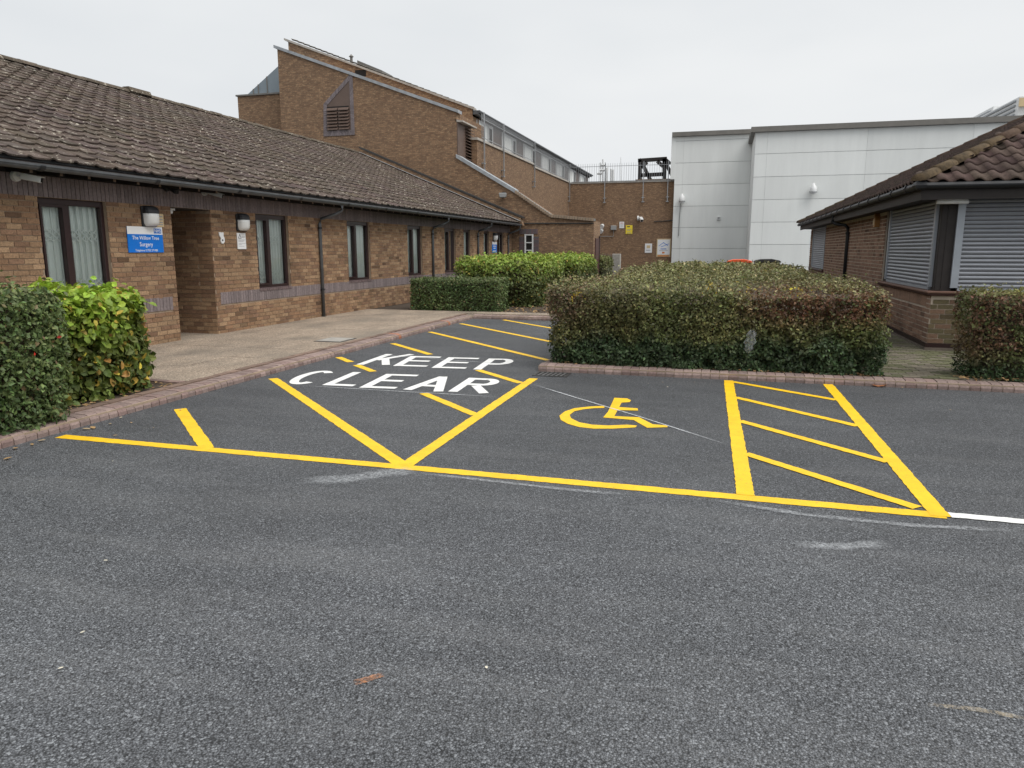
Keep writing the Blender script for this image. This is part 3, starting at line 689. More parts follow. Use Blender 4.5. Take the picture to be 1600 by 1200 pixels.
# parapet at the far verge
vg = MB().prism([(EX+.1, YS1, EZ-.1), (RX+.1, YS1, RZ-.1), (RX+.1, YS1, RZ+.22), (EX+.02, YS1, EZ+.2)], (0, .32, 0)).build('verge_parapet', M['rear_x'], sb)
MB().prism([(EX+.1, YS1-.03, EZ+.2), (RX+.05, YS1-.03, RZ+.22), (RX+.05, YS1-.03, RZ+.29), (EX+.1, YS1-.03, EZ+.27)], (0, .4, 0)).build('coping', M['iron'], vg)
MB().prism([(EX+.02, YS1-.14, EZ+.075), (RX, YS1-.14, RZ+.075), (RX, YS1-.14, RZ+.09), (EX+.02, YS1-.14, EZ+.09)], (0, .13, 0)).build('flashing', M['lead'], vg)
box('end_wall', M['rear_y'], sb, WX-.3, WX-.01, YS1+.001, YS1+.32, 0, 2.7)

# ================================================================== things fixed to the surgery wall
def wall_lamp(y, z, label, X=WX+.014, s=1.):
    t = thing('wall_lamp', (X, y, z), label, 'lamp', 'bulkhead lamps on the surgery wall'); t['_local'] = 1
    MB().box(-.02, .03, -.15*s, .15*s, -.16*s, .16*s).build('backplate', M['black_plastic'], t, bevel=.012)
    def shell(zs):                          # (z, half width, depth)
        vs = []; n = 10
        for (z_, hw, dp) in zs:
            for i in range(n+1):
                a = math.pi*i/n; vs.append((.01+dp*math.sin(a)**.6, -hw*math.cos(a), z_))
        m = n+1; f = [(r*m+i, r*m+i+1, (r+1)*m+i+1, (r+1)*m+i) for r in range(len(zs)-1) for i in range(n)]
        return MB().add([tuple(c*s for c in v) for v in vs], f+[tuple(range(m)), tuple(range((len(zs)-1)*m, len(zs)*m))])
    shell([(.05, .145, .15), (.1, .145, .145), (.14, .135, .12), (.165, .11, .07)]).build('hood', M['black_plastic'], t, smooth=False)
    shell([(-.15, .09, .07), (-.135, .12, .11), (-.09, .135, .14), (0, .138, .148), (.049, .138, .145)]).build('diffuser', M['opal'], t, smooth=True)
    t['_local'] = 0; del t['_local']; return t
wall_lamp(9.98, 2.135, 'black hooded bulkhead lamp above the blue surgery sign')
wall_lamp(12.36, 2.125, 'black hooded bulkhead lamp above the white warning notice')
wall_lamp(28.65, 2.12, 'distant bulkhead lamp above the far small blue sign')
def board(name, y0, y1, z0, z1, m, label, cat, X=WX+.014, th=.012):
    t = thing(name, (X, (y0+y1)/2, z0), label, cat)
    MB().box(X, X+th, y0, y1, z0, z1).build('panel', m, t); return t
fx = lambda X: (lambda u, v: basis((X, u, v), (0, 1, 0), (0, 0, 1), (1, 0, 0)))
sg = board('surgery_sign', 9.50, 10.25, 1.575, 1.975, M['sign_blue'], 'blue and white surgery name sign on brick wall by the entrance', 'sign')
X1 = WX+.0275; f1 = fx(X1)
MB().box(WX+.02, X1-.0005, 9.50, 10.25, 1.858, 1.976).build('header_strip', M['sign_white'], sg)
MB().box(WX+.02, X1+.0005, 10.06, 10.225, 1.875, 1.955).build('logo_block', M['ink_blue'], sg)
put_text('NHS', .008, M['sign_white'], sg, f1(10.1425, 1.915) @ Matrix.Translation((0, 0, .0015)), .14)
put_text('The Willow Tree', .008, M['sign_white'], sg, f1(9.875, 1.80), .57)
put_text('Surgery', .008, M['sign_white'], sg, f1(9.875, 1.70), .28)
put_text('Telephone 01753 271983', .008, M['sign_white'], sg, f1(9.875, 1.607), .48)
cs = board('notice_plate', 9.96, 10.3, 1.985, 2.19, M['sign_cream'], 'small cream notice half hidden behind the bulkhead lamp', 'sign')
for i, (z, w) in enumerate(((2.14, .07), (2.09, .11), (2.045, .13), (2.01, .13))): MB().box(WX+.02, WX+.0275, 10.28-w, 10.28, z, z+.018).build('print_line', M['ink_grey'], cs)
wn_ = board('warning_notice', 12.2, 12.46, 1.63, 1.93, M['sign_white'], 'white warning notice with triangle on brick pier by entrance', 'sign')
tri = [(12.235, 1.83), (12.32, 1.83), (12.2775, 1.905)]; mb = MB()
for a, b in zip(tri, tri[1:]+tri[:1]): mb.bar((X1, *a), (X1, *b), .008, .004, (1, 0, 0))
mb.build('triangle', M['ink'], wn_); put_text('WARNING', .01, M['ink'], wn_, f1(12.385, 1.855), .12)
for z, w in ((1.80, .2), (1.783, .18), (1.766, .15), (1.73, .21), (1.71, .1), (1.68, .17)): MB().box(WX+.02, WX+.0275, 12.23, 12.23+w, z, z+.006).build('print_line', M['ink_grey'], wn_)
bp = thing('bell_plate', (WX, 11.75, 1.8), 'white bell plate with small dark button at the entrance corner', 'bell')
MB().prism([(WX+.012, y, z) for y, z in ((11.68, 1.93), (11.81, 1.93), (11.805, 1.86), (11.825, 1.83), (11.825, 1.765), (11.79, 1.73), (11.74, 1.73), (11.715, 1.77), (11.73, 1.82), (11.69, 1.87))], (.015, 0, 0)).build('plate', M['sign_white'], bp)
MB().tube([(WX+.02, 11.765, 1.79), (WX+.033, 11.765, 1.79)], .017, 10).build('button', M['ink'], bp)
fs = board('surgery_sign', 28.38, 29.0, 1.5, 1.93, M['sign_blue'], 'far small blue sign on surgery wall behind lime hedge', 'sign')
MB().box(WX+.02, X1-.0005, 28.38, 29.0, 1.82, 1.93).build('header_strip', M['sign_white'], fs)
for z, w in ((1.74, .4), (1.66, .3), (1.55, .42)): MB().box(WX+.02, X1, 28.69-w/2, 28.69+w/2, z, z+.03).build('print_line', M['sign_white'], fs)
# tube light in the entrance
tl = thing('strip_light', (WX-.3, 10.8, LB-.02), 'white strip light under the entrance ceiling', 'lamp')
MB().box(WX-.95, WX-.1, 10.62, 10.74, LB-.045, LB-.011).build('base', M['white_metal'], tl); MB().tube([(WX-.93, 10.68, LB-.07), (WX-.12, 10.68, LB-.07)], .03, 10).build('tube', M['opal'], tl, smooth=True)
# cameras under the eaves
def cctv(name, base, d, label, m, s=1., group=None, round_base=True):
    t = thing(name, base, label, 'camera', group); b = Vector(base); d = Vector(d).normalized(); n = Vector((1, 0, 0)) if abs(d.x) > .2 or round_base else Vector((0, -1, 0))
    MB().tube([b, b+n*.05*s], [.085*s, .075*s], 14).build('base', m, t, smooth=False)
    e = b+n*.1*s+d*.05*s; MB().tube([b+n*.03*s, e], .02*s, 8).build('bracket', m, t)
    MB().bar(e-d*.04*s, e+d*.24*s, .085*s, .085*s).build('housing', m, t, bevel=.008*s)
    MB().bar(e+d*.241*s, e+d*.252*s, .065*s, .065*s).build('lens', M['void'], t)
    MB().bar(e-d*.04*s+Vector((0, 0, .047*s)), e+d*.28*s+Vector((0, 0, .047*s)), .095*s, .008*s).build('sunshield', m, t); return t
cctv('security_camera', (WX+.02, 7.70, 2.55), (.88, .5, -.2), 'white bullet camera under the gutter above the maroon window', M['white_metal'], .85)
cctv('security_camera', (WX+.02, 10.42, 2.62), (.7, -.3, -.3), 'black bullet camera under the gutter left of entrance', M['black_plastic'], .8)
cctv('security_camera', (WX+.02, 11.35, 2.62), (.7, .35, -.25), 'grey bullet camera under the gutter above the entrance', M['grey_paint'], .85)

# ================================================================== REAR BRICK BUILDING
YG = 31.5
rb = thing('rear_brick_building', (-15, 36, 0), 'tall brown brick building with sloping copings and clerestory windows', 'building')
def py(p, Y): x, z = on_y(*p, Y); return (x, Y, z)
gTL, gTR, gBR = py((433, 74), YG), py((713, 176), YG), py((713, 246), YG)
c1, c2, c3 = py((805, 301), YG), py((861, 339), YG), py((928, 345), YG)
MB().prism([(gTL[0], YG, 0), gTL, gTR, (gTR[0], YG, 0)], (0, 3.9, 0)).build('gable_wall', M['rear_x'], rb)
MB().prism([(gTR[0]+.001, YG+.004, 0), (gTR[0]+.001, YG+.004, gBR[2]), (c1[0], YG+.004, c1[2]), (c2[0], YG+.004, c2[2]), (c3[0], YG+.004, c3[2]), (c3[0], YG+.004, 0)], (0, 1.7, 0)).build('low_wall', M['rear_x'], rb)
def sloped(name, a, b, m, w=.45, h=.12, y0=None, parent=rb):
    a, b = Vector(a), Vector(b); y = a.y-.06 if y0 is None else y0
    o = MB().prism([(a.x, y, a.z-.02), (b.x, y, b.z-.02), (b.x, y, b.z-.02+h), (a.x, y, a.z-.02+h)], (0, w, 0)).build(name, m, parent); return o
sloped('coping', Vector(gTL)+Vector((-.15, 0, 0)), Vector(gTR)+Vector((.1, 0, 0)), M['lead'], .5, .13)
sloped('coping', gBR, c1, M['lead'], .6, .16); sloped('coping', c1, c2, M['fascia_grey'], .5, .12); sloped('coping', c2, c3, M['fascia_grey'], .5, .12)
# soldier bricks along the lower copings
for a, b in ((c1, c2), (c2, c3)):
    n = int((Vector(b)-Vector(a)).length/.11)
    for i in range(n):
        p = Vector(a).lerp(Vector(b), (i+.5)/n); MB().box(p.x-.045, p.x+.045, YG-.085, YG-.05, p.z-.02, p.z+.11).build('coping_brick', M['mortar'], rb)
# pointed louvre opening with dark brick surround
def lv(px, py_): return on_y(px, py_, YG)
q = [lv(511, 205), lv(549, 203), lv(546, 126), lv(511, 165)]
def inset(p, f):
    cx_ = sum(a for a, b in p)/4; cz_ = sum(b for a, b in p)/4; return [(cx_+(a-cx_)*f, cz_+(b-cz_)*f) for a, b in p]
out_ = inset(q, 1.28)
lw = MB().prism([(a, YG-.012, b) for a, b in q], (0, .02, 0)).build('louvre_window', M['brown_metal'], rb)
for i in range(4):
    a, b = Vector((q[i][0], YG, q[i][1])), Vector((q[(i+1) % 4][0], YG, q[(i+1) % 4][1])); a2, b2 = Vector((out_[i][0], YG, out_[i][1])), Vector((out_[(i+1) % 4][0], YG, out_[(i+1) % 4][1]))
    n = max(3, int((b-a).length/.085))
    for k in range(n):
        p = [a.lerp(b, (k+.06)/n), a.lerp(b, (k+.94)/n), a2.lerp(b2, (k+.94)/n), a2.lerp(b2, (k+.06)/n)]
        o = MB().prism([(v.x, YG-.03, v.z) for v in p], (0, .028, 0)).build('surround_brick', M['kerb_o'], lw); o.color = (*(np.array((.2, .17, .175))*random.uniform(.8, 1.2)), 1)
zl, zt = q[0][1]+.03, q[0][1]+(q[3][1]-q[0][1])*.9
for i in range(7):
    z = zl+(zt-zl)*i/7
    for (a, b) in ((q[0][0]+.06, (q[0][0]+q[1][0])/2-.03), ((q[0][0]+q[1][0])/2+.03, q[1][0]-.08)):
        MB().prism([(a, YG-.10, z), (a, YG-.012, z+.1), (a, YG-.012, z+.13), (a, YG-.10, z+.03)], (b-a, 0, 0)).build('louvre_slat', M['brown_metal'], lw)
    MB().box(q[0][0]+.06, q[1][0]-.08, YG-.0135, YG-.0125, z+.135, z+.19).build('louvre_gap', M['void'], lw)
# higher wall and monopitch roof behind
YH = 35.4
h0, h1 = py((450, 62), YH), py((738, 171), YH); XH = h1[0]
MB().prism([(h0[0], YH, 0), h0, h1, (XH, YH, 0)], (0, 1.0, 0)).build('upper_gable_wall', M['rear_x'], rb)
MB().prism([(h0[0], YH+.02, h0[2]), h1, (h1[0], YH+.02, h1[2]-.3), (h0[0], YH+.02, h0[2]-.4)], (0, 33, 0)).build('roof', M['tile_o'], rb).color = (.1, .085, .075, 1)
sloped('coping', Vector(h0)+Vector((-.2, 0, 0)), Vector(h1)+Vector((.1, 0, 0)), M['coping'], .4, .1)
tvb, tfb = tile_template(.33, .4, lambda u: .03*math.sin(u*6.28), 4)
d = (Vector(h0)-Vector(h1)).normalized(); n_ = int((Vector(h0)-Vector(h1)).length/.35); T = []; C = []
for i in range(n_):
    p = Vector(h1)+d*(i*.35); m = np.eye(4); m[:3, 0] = (0, .6, 0); m[:3, 1] = d; m[:3, 2] = (-d.z, 0, d.x) if d.x > 0 else (d.z, 0, -d.x); m[:3, 3] = (p.x, YH+.2, p.z+.1); T.append(m); C.append((.1, .09, .08))
pieces('verge_tile', rb, tvb, tfb, T, C, M['tile_a'], M['tile_o'])
vx, vz = on_y(549, 92, YH+1); MB().tube([(vx, YH+1, vz-.5), (vx, YH+1, vz+.1)], .07, 8).tube([(vx, YH+1, vz+.1), (vx, YH+1, vz+.22)], [.13, .02], 8).build('flue', M['fascia_grey'], rb)
p0, p1 = on_y(558, 94, YH+1), on_y(597, 110, YH+1); MB().prism([(p0[0], YH+1, p0[1]-.45), (p0[0], YH+1, p0[1]), (p1[0], YH+1, p1[1]), (p1[0], YH+1, p1[1]-.35)], (0, 1.2, 0)).build('roof_hatch', M['fascia_grey'], rb)
p0, p1 = on_y(555, 110, YH), on_y(572, 119, YH); MB().box(p0[0], p1[0], YH-.02, YH+.05, p1[1], p0[1]).build('vent_opening', M['void'], rb)
# left block with metal cladding
b0, b1 = py((371, 151), YG+1), py((440, 151), YG+1)
MB().box(b0[0], gTL[0]+.2, YG+1, YG+6, 0, b0[2]).build('side_block', M['rear_x'], rb); MB().box(b0[0]-.06, gTL[0]+.002, YG+.93, YG+6.06, b0[2], b0[2]+.07).build('coping', M['fascia_grey'], rb)
t0, t1 = py((384, 150), YG+1.3), py((436, 84), YG+1.3)
zc = MB().prism([(t0[0], YG+1.3, b0[2]+.07), (gTL[0]-.003, YG+1.3, t1[2]), (gTL[0]-.003, YG+1.3, b0[2]+.07)], (0, 4, 0)).build('metal_cladding', M['zinc'], rb)
for px in (396, 404, 418):
    x = on_y(px, 140, YG+1.3)[0]; f = (x-t0[0])/(gTL[0]-t0[0]); MB().box(x-.02, x+.02, YG+1.265, YG+1.299, b0[2]+.07, b0[2]+.07+(t1[2]-b0[2]-.07)*f).build('standing_seam', M['fascia_grey'], zc)
# louvre panel on the gable return
x0 = gTR[0]+.002; zb, zt = gBR[2]-.1, py((716, 190), YG)[2]
lp = MB().box(x0, x0+.05, YG+.02, YG+1.35, zb-.6, zt).build('louvre_panel', M['brown_metal'], rb)
for i in range(16):
    z = zb-.5+i*(zt-zb+.5)/16; MB().prism([(x0+.05, YG+1.0, z), (x0+.2, YG+1.0, z-.05), (x0+.2, YG+1.0, z-.02), (x0+.05, YG+1.0, z+.04)], (0, .9, 0)).build('louvre_slat', M['brown_metal'], lp)
MB().prism([(x0-.05, YG+.0, zt), (x0+.3, YG+.0, zt-.02), (x0+.3, YG+.0, zt+.04), (x0-.05, YG+.0, zt+.1)], (0, 1.9, 0)).build('capping', M['coping'], lp)
# receding parapet wall with railing
XP, YC, YSW = -10.96, 43.4, 54.
MB().box(XP-.3, XP, YG+1.5, YC, 0, 6.5).build('parapet_wall', M['rear_y'], rb); MB().box(XP-.3, XP-.002, YC, YSW, 0, 6.36).build('parapet_wall', M['rear_y'], rb)
MB().box(XP-.36, XP+.06, YG+1.4, YC+.05, 6.5, 6.6).build('coping', M['coping'], rb); MB().box(XP-.36, XP+.06, YC+.05, YSW, 6.36, 6.46).build('coping', M['coping'], rb)
# clerestory below the eave
MB().box(XH-.3, XH-.05, YH+1, 68, 5.6, h1[2]-.25).build('clerestory_wall', M['brown_metal'], rb)
MB().box(XH-.1, XH+.28, YH+.05, 68, h1[2]-.22, h1[2]-.04).build('eave_fascia', M['grey_gutter'], rb)
MB().tube([(XH+.33, YH+.05, h1[2]-.1), (XH+.33, 68, h1[2]-.1)], .07, 8).build('eave_gutter', M['grey_gutter'], rb)
for i in range(7):
    y = YH+.5+i*4.6
    w = MB().box(XH-.06, XH-.02, y, y+3.0, 6.55, h1[2]-.3).build('clerestory_window', M['white_metal'], rb)
    MB().add([(XH-.012, y+.15, 6.7), (XH-.012, y+1.9, 6.7), (XH-.012, y+1.9, h1[2]-.45), (XH-.012, y+.15, h1[2]-.45)], [(0, 1, 2, 3)]).build('blind', M['curtain'], w)
    MB().add([(XH-.012, y+2.15, 6.7), (XH-.012, y+2.75, 6.7), (XH-.012, y+2.75, h1[2]-.45), (XH-.012, y+2.15, h1[2]-.45)], [(0, 1, 2, 3)]).build('pane', M['void'], w)
    for yy in (y+.15, y+1.9, y+2.15, y+2.75): MB().box(XH-.02, XH+.02, yy-.03, yy+.03, 6.6, h1[2]-.35).build('mullion', M['white_metal'], w)
# narrow lattice window on the low wall
wx0, wx1 = on_y(821, 383, YG)[0], on_y(832.5, 383, YG)[0]; wz1 = on_y(826, 367, YG)[1]; wz0 = .6
nw = MB().box(wx0, wx1, YG-.008, YG+.02, wz0, wz1).build('narrow_window', M['void'], rb)
for x in (wx0, wx1): MB().box(x-.03, x+.03, YG-.045, YG-.006, wz0-.03, wz1+.03).build('frame_bar', M['white_metal'], nw)
for i in range(6): z = wz0+(wz1-wz0)*i/5; MB().box(wx0+.03, wx1-.03, YG-.04, YG-.007, z-.022, z+.022).build('glazing_bar', M['white_metal'], nw)
k = int((wz1-wz0)/.075)
for i in range(k):
    for (a, b) in ((wx0-.27, wx0-.04), (wx1+.04, wx1+.27)):
        o = MB().box(a, b, YG-.02, YG-.004, wz0+i*.075+.004, wz0+i*.075+.07).build('surround_brick', M['kerb_o'], nw); o.color = (.13*random.uniform(.8, 1.2), .1, .105, 1)
for i in range(int((wx1-wx0+.54)/.075)):
    a = wx0-.27+i*.075; o = MB().box(a+.004, a+.07, YG-.021, YG-.004, wz1+.04, wz1+.25).build('surround_brick', M['kerb_o'], nw); o.color = (.13*random.uniform(.8, 1.2), .1, .105, 1)
# side door and downlight on the low wall's return, conduit
dr2 = box('side_door', M['red_brown'], rb, c3[0]+.001, c3[0]+.04, YG+.35, YG+1.3, .05, 2.1)
box('door_frame', M['frame'], dr2, c3[0]+.002, c3[0]+.06, YG+1.3, YG+1.4, .05, 2.2)
MB().tube([(c2[0]-1.5, YG-.03, c3[2]-.08), (c3[0], YG-.03, c3[2]-.1)], .025, 6).build('conduit', M['iron'], rb)

# ================================================================== yard wall with railings and signs
XW = on_y(1062, 300, YSW)[0]
yw = thing('yard_wall', (-7, YSW, 0), 'brown brick yard wall with signs, topped by a thin steel railing', 'wall')
ZY = on_y(950, 286, YSW)[1]
MB().box(XP, XW, YSW, YSW+.35, 0, ZY).build('wall', M['rear_x'], yw); MB().box(XP-.05, XW, YSW-.05, YSW+.4, ZY, ZY+.1).build('coping', M['coping'], yw)
MB().tube([(c3[0]+.5, YSW-.04, on_y(950, 347, YSW)[1]), (XW, YSW-.04, on_y(1060, 344, YSW)[1])], .03, 6).build('conduit', M['iron'], yw)
def railing(parent_label, p0, p1, zb, zt, name='roof_railing', posts=()):
    a, b = Vector(p0), Vector(p1); t = thing(name, (*a.xy, zb), parent_label, 'railing', 'railings on the brick parapets'); n = int((b-a).length/.16); d = (b-a).normalized()
    pm = fast_mesh('picket', [(x, y, z) for z in (0, 1) for (x, y) in ((-.009, -.009), (.009, -.009), (.009, .009), (-.009, .009))]+[(0, 0, 1.06)]*1, [(0, 1, 5, 4), (1, 2, 6, 5), (2, 3, 7, 6), (3, 0, 4, 7), (4, 5, 6, 7)]); pm.materials.append(M['galv'])
    for i in range(n+1):
        o = bpy.data.objects.new('picket', pm); COL.objects.link(o); attach(o, t); p = a.lerp(b, i/n); o.matrix_basis = Matrix.Translation((p.x, p.y, zb)) @ Matrix.Diagonal((1, 1, zt-zb, 1))
    for z in (zb+.12, zt-.2): MB().bar((*a.xy, z), (*b.xy, z), .03, .03).build('rail', M['galv'], t)
    for f in posts:
        p = a.lerp(b, f); out = Vector((-d.y, d.x, 0)); out = out if (out.x > .5 or out.y < -.5) else -out
        q = p+out*.12; MB().bar((*q.xy, zb-1.4), (*q.xy, zt+.05), .05, .05).build('post', M['galv'], t)
        for z in (zb-1.35, zb-1.05): MB().bar((*p.xy, z), (*(q+out*.03).xy, z), .2, .05).build('post_bracket', M['galv'], t)
    return t
railing('steel picket railing along the near high parapet below the clerestory', (XP-.0, YG+2.2, 0), (XP, YC, 0), 6.6, 7.75, posts=(0.0, .33, .99))
railing('steel picket railing along the lower stepped parapet further back', (XP-.0, YC+.4, 0), (XP, YSW-.2, 0), 6.42, 7.6, posts=(.99,))
railing('steel picket railing along the top of the yard wall with signs', (XP+.2, YSW-.06, 0), (XW-.3, YSW-.06, 0), ZY-.0, ZY+1.35, posts=(.33, .7, .93))
# timber frame and masts beyond the wall
YT = 56.5
tf_ = thing('timber_frame', (-5, YT, 5), 'dark timber frame standing behind the yard wall railing', 'frame')
def tp(px, py_, Y=YT): x, z = on_y(px, py_, Y); return Vector((x, Y, z))
for a, b in (((1000, 282), (1000, 250)), ((1038, 282), (1038, 248)), ((997, 251), (1042, 248)), ((1003, 254), (1016, 281)), ((1037, 249), (1050, 274)), ((1002, 262), (1011, 253)), ((1036, 260), (1027, 252)), ((1000, 274), (1038, 272))):
    MB().bar(tp(*a), tp(*b), .26, .26, (0, 1, 0)).build('beam', M['dark_wood'], tf_)
for a, b in (((1000, 250), (1008, 256)), ((1038, 248), (1046, 255))): MB().bar(tp(*a), tp(b[0], b[1], YT+3), .2, .2, (0, 1, 0)).build('beam', M['dark_wood'], tf_)
MB().box(tp(1000, 282).x-.3, tp(1050, 282).x, YT-.4, YT+3.4, 0, tp(1000, 281).z).build('plinth', M['rear_x'], tf_)
ms = thing('antenna_cluster', tuple(tp(942, 281, 60)), 'pale antenna masts clustered behind the yard wall railing', 'antenna')
for px, t_, r in ((938, 254, .05), (942, 249, .06), (948, 262, .09), (955, 264, .07), (958, 265, .07), (970, 246, .02)):
    b = tp(px, 292, 60); MB().tube([b, tp(px, t_, 60)], r, 8).build('mast', M['white_metal'], ms)
for px, py_ in ((941, 266), (943, 258), (937, 271)):
    c = tp(px, py_, 60); MB().tube([c-Vector((.2, 0, 0)), c+Vector((.2, 0, 0))], .09, 8).build('dish', M['white_metal'], ms)
box('mast_base', M['fascia_grey'], ms, tp(930, 290, 60).x, tp(975, 290, 60).x, 59.6, 61, 0, tp(940, 290, 60).z)
# signs and fittings on the yard wall
def yard_sign(name, px0, py0, px1, py1, m, label, prints=(), cat='sign'):
    x0, z1 = on_y(px0, py0, YSW); x1, z0 = on_y(px1, py1, YSW); t = thing(name, ((x0+x1)/2, YSW, z0), label, cat)
    MB().box(x0, x1, YSW-.035, YSW-.001, z0, z1).build('panel', m, t)
    for (u0, v0, u1, v1, mm) in prints: MB().box(x0+(x1-x0)*u0, x0+(x1-x0)*u1, YSW-.041, YSW-.034, z0+(z1-z0)*v0, z0+(z1-z0)*v1).build('print', M[mm], t)
    return t
yard_sign('wall_notice', 968, 346.5, 975, 356.5, M['sign_white'], 'small white notice above the yellow sign on yard wall', ((.2, .75, .8, .82, 'ink_red'), (.2, .5, .8, .55, 'ink_grey'), (.2, .3, .8, .35, 'ink_grey')))
yard_sign('camera_warning_sign', 978, 352, 988, 365.5, M['sign_yellow'], 'yellow camera warning sign on the yard wall', ((.2, .78, .6, .9, 'ink'), (.15, .5, .85, .55, 'ink_grey'), (.15, .35, .7, .4, 'ink_grey'), (.15, .08, .85, .14, 'ink_grey')))
yard_sign('wall_notice', 1008, 380.5, 1018.5, 395, M['sign_white'], 'small framed notice beside the large poster board on yard wall', ((.25, .5, .75, .8, 'sign_cream'), (.15, .25, .8, .32, 'ink_grey')))
pb_ = yard_sign('poster_board', 1026.5, 373, 1047.5, 401.5, M['sign_cream'], 'large framed poster board at the end of yard wall', ((.06, .13, .94, .95, 'sign_white'),))
x0, z1 = on_y(1026.5, 373, YSW); x1, z0 = on_y(1047.5, 401.5, YSW); wS, hS = x1-x0, z1-z0
for (a, b, c, d_) in ((.15, .6, .5, .8), (.45, .8, .8, .62), (.3, .55, .85, .72)): MB().bar((x0+wS*a, YSW-.044, z0+hS*b), (x0+wS*c, YSW-.044, z0+hS*d_), .03, .01, (0, 1, 0)).build('print', M['sign_blue'], pb_)
for (u0, v0, u1, v1, mm) in ((.28, .42, .7, .46, 'ink_blue'), (.2, .34, .8, .36, 'ink_grey'), (.4, .19, .58, .28, 'ink_orange'), (.1, .03, .9, .09, 'ink_orange')): MB().box(x0+wS*u0, x0+wS*u1, YSW-.047, YSW-.04, z0+hS*v0, z0+hS*v1).build('print', M[mm], pb_)
fl = thing('floodlight', (on_y(941, 357, YSW)[0], YSW, 3), 'pair of white floodlights on the yard wall by the side door', 'lamp')
for px, py_ in ((942, 353.5), (940.5, 361)):
    x, z = on_y(px, py_, YSW); MB().box(x-.02, x+.02, YSW-.14, YSW-.001, z-.02, z+.02).build('bracket', M['iron'], fl); MB().tube([(x, YSW-.12, z+.05), (x-.05, YSW-.38, z-.05)], [.13, .17], 10).build('head', M['white_metal'], fl)
x, z = on_y(959, 356, YSW); jb_ = thing('junction_box', (x, YSW, z), 'grey electrical box on yard wall between floodlights and notice', 'box')
MB().box(x-.2, x+.2, YSW-.18, YSW-.001, z-.16, z+.16).build('case', M['grey_paint'], jb_, bevel=.02); MB().tube([(x, YSW-.05, z-.16), (x, YSW-.05, z-.6), (x-1, YSW-.05, z-.6)], .02, 6).build('cable', M['grey_paint'], jb_)
x, z = on_y(996, 341, YSW); cctv('security_camera', (x, YSW-.01, z), (.25, -.9, -.3), 'pale bullet camera high on the yard wall above the conduit', M['white_metal'], 2.2, None, False)
x, z = on_y(788, 304, YG); wl = thing('wall_floodlight', (x, YG, z), 'grey hooded floodlight under the sloping coping of rear wall', 'lamp')
MB().box(x-.05, x+.05, YG-.14, YG-.001, z-.05, z+.1).build('bracket', M['iron'], wl); MB().prism([(x-.12, YG-.12, z-.14), (x+.12, YG-.12, z-.14), (x+.16, YG-.12, z+.05), (x-.16, YG-.12, z+.05)], (0, -.22, 0)).build('head', M['grey_paint'], wl, bevel=.02)

# ================================================================== WHITE PANEL BUILDING
wb = thing('white_panel_building', (6, 50, 0), 'large windowless pale grey panel clad building with dark roof trim', 'building')
YA, YB = 53.6, 48.5
xA0, zA = on_y(1056, 222, YA); xJ = on_y(1181, 208, YB)[0]; zB = on_y(1181, 207, YB)[1]; zA = max(zA, 9.2)
def clad(x0, x1, y, z1, ph, px_, off):
    rows = [0]; z = off
    while z < z1-.1: rows.append(z); z += ph
    rows.append(z1); cols = [x0]+[c for c in px_ if x0 < c < x1]+[x1]
    for a, b in zip(cols[:-1], cols[1:]):
        for c, d_ in zip(rows[:-1], rows[1:]): MB().box(a+.004, b-.004, y-.03, y+.02, c+.012, d_-.012).build('wall_panel', M['cladding'], wb).color = (*(np.array((.77, .79, .775))*random.uniform(.96, 1.03)), 1)
pr1 = on_y(1140, 287, YA)[1]; ph = (on_y(1120, 286, YA)[1]-on_y(1120, 320, YA)[1])
MB().box(xA0, xJ+1, YA+.01, YA+18, 0, zA).build('core_wall', M['seam'], wb)
MB().box(xJ, 24, YB+.01, YA+18, 0, zB).build('core_wall', M['seam'], wb)
clad(xA0, xJ+.0, YA, zA, ph, [xA0+.55], (pr1 % ph))
phB = (on_y(1250, 275, YB)[1]-on_y(1250, 311, YB)[1]); ob = on_y(1250, 275, YB)[1] % phB
clad(xJ, 24, YB, zB, phB, [xJ+.7, on_y(1352, 260, YB)[0], on_y(1520, 220, YB)[0], 18], ob)
for j in range(2): MB().box(xJ-.03, xJ+.0, YB+.02+j*2.5, YB+2.5+j*2.5, 0, zB).build('wall_panel', M['cladding'], wb).color = (.76, .78, .77, 1)
MB().box(xA0-.25, xJ, YA-.25, YA+18, zA, zA+.28).build('roof_trim', M['fascia_grey'], wb); MB().box(xJ-.28, 24.3, YB-.25, YA+18, zB, zB+.3).build('roof_trim', M['fascia_grey'], wb)
box('corner_panel', M['cladding'], wb, xA0-.28, xA0+.02, YA-.04, YA+.5, ZY+.12, zA).color = (.77, .79, .775, 1)
# roof plant with louvres
pe = thing('roof_plant', (17, 58, zB), 'white louvred plant enclosure on the panel building roof', 'plant housing')
def plant(xc, y0, w, h):
    o = MB().box(xc, xc+w, y0, y0+14, zB+.25, zB+.3+h).build('housing', M['white_metal'], pe)
    for i in range(6): MB().box(xc-.09, xc-.001, y0+.5, y0+13.5, zB+.4+i*h/6.2, zB+.5+i*h/6.2).build('louvre_slat', M['lead'], o)
    for i in range(6): MB().box(xc+.9, xc+w, y0-.09, y0-.001, zB+.4+i*h/6.2, zB+.5+i*h/6.2).build('louvre_slat', M['lead'], o)
xp = on_y(1591, 170, 52)[0]; plant(xp, 52, 5, on_y(1591, 151, 52)[1]-zB-.3); xp2 = on_y(1552, 170, 57)[0]; plant(xp2, 57, 2.6, on_y(1555, 166, 57)[1]-zB-.3)
xs, zs = on_y(1597, 158, 51.85); MB().box(xs-.15, xs+.6, 51.8, 51.9, zs-.3, zs+.18).build('label_plate', M['sign_cream'], pe)
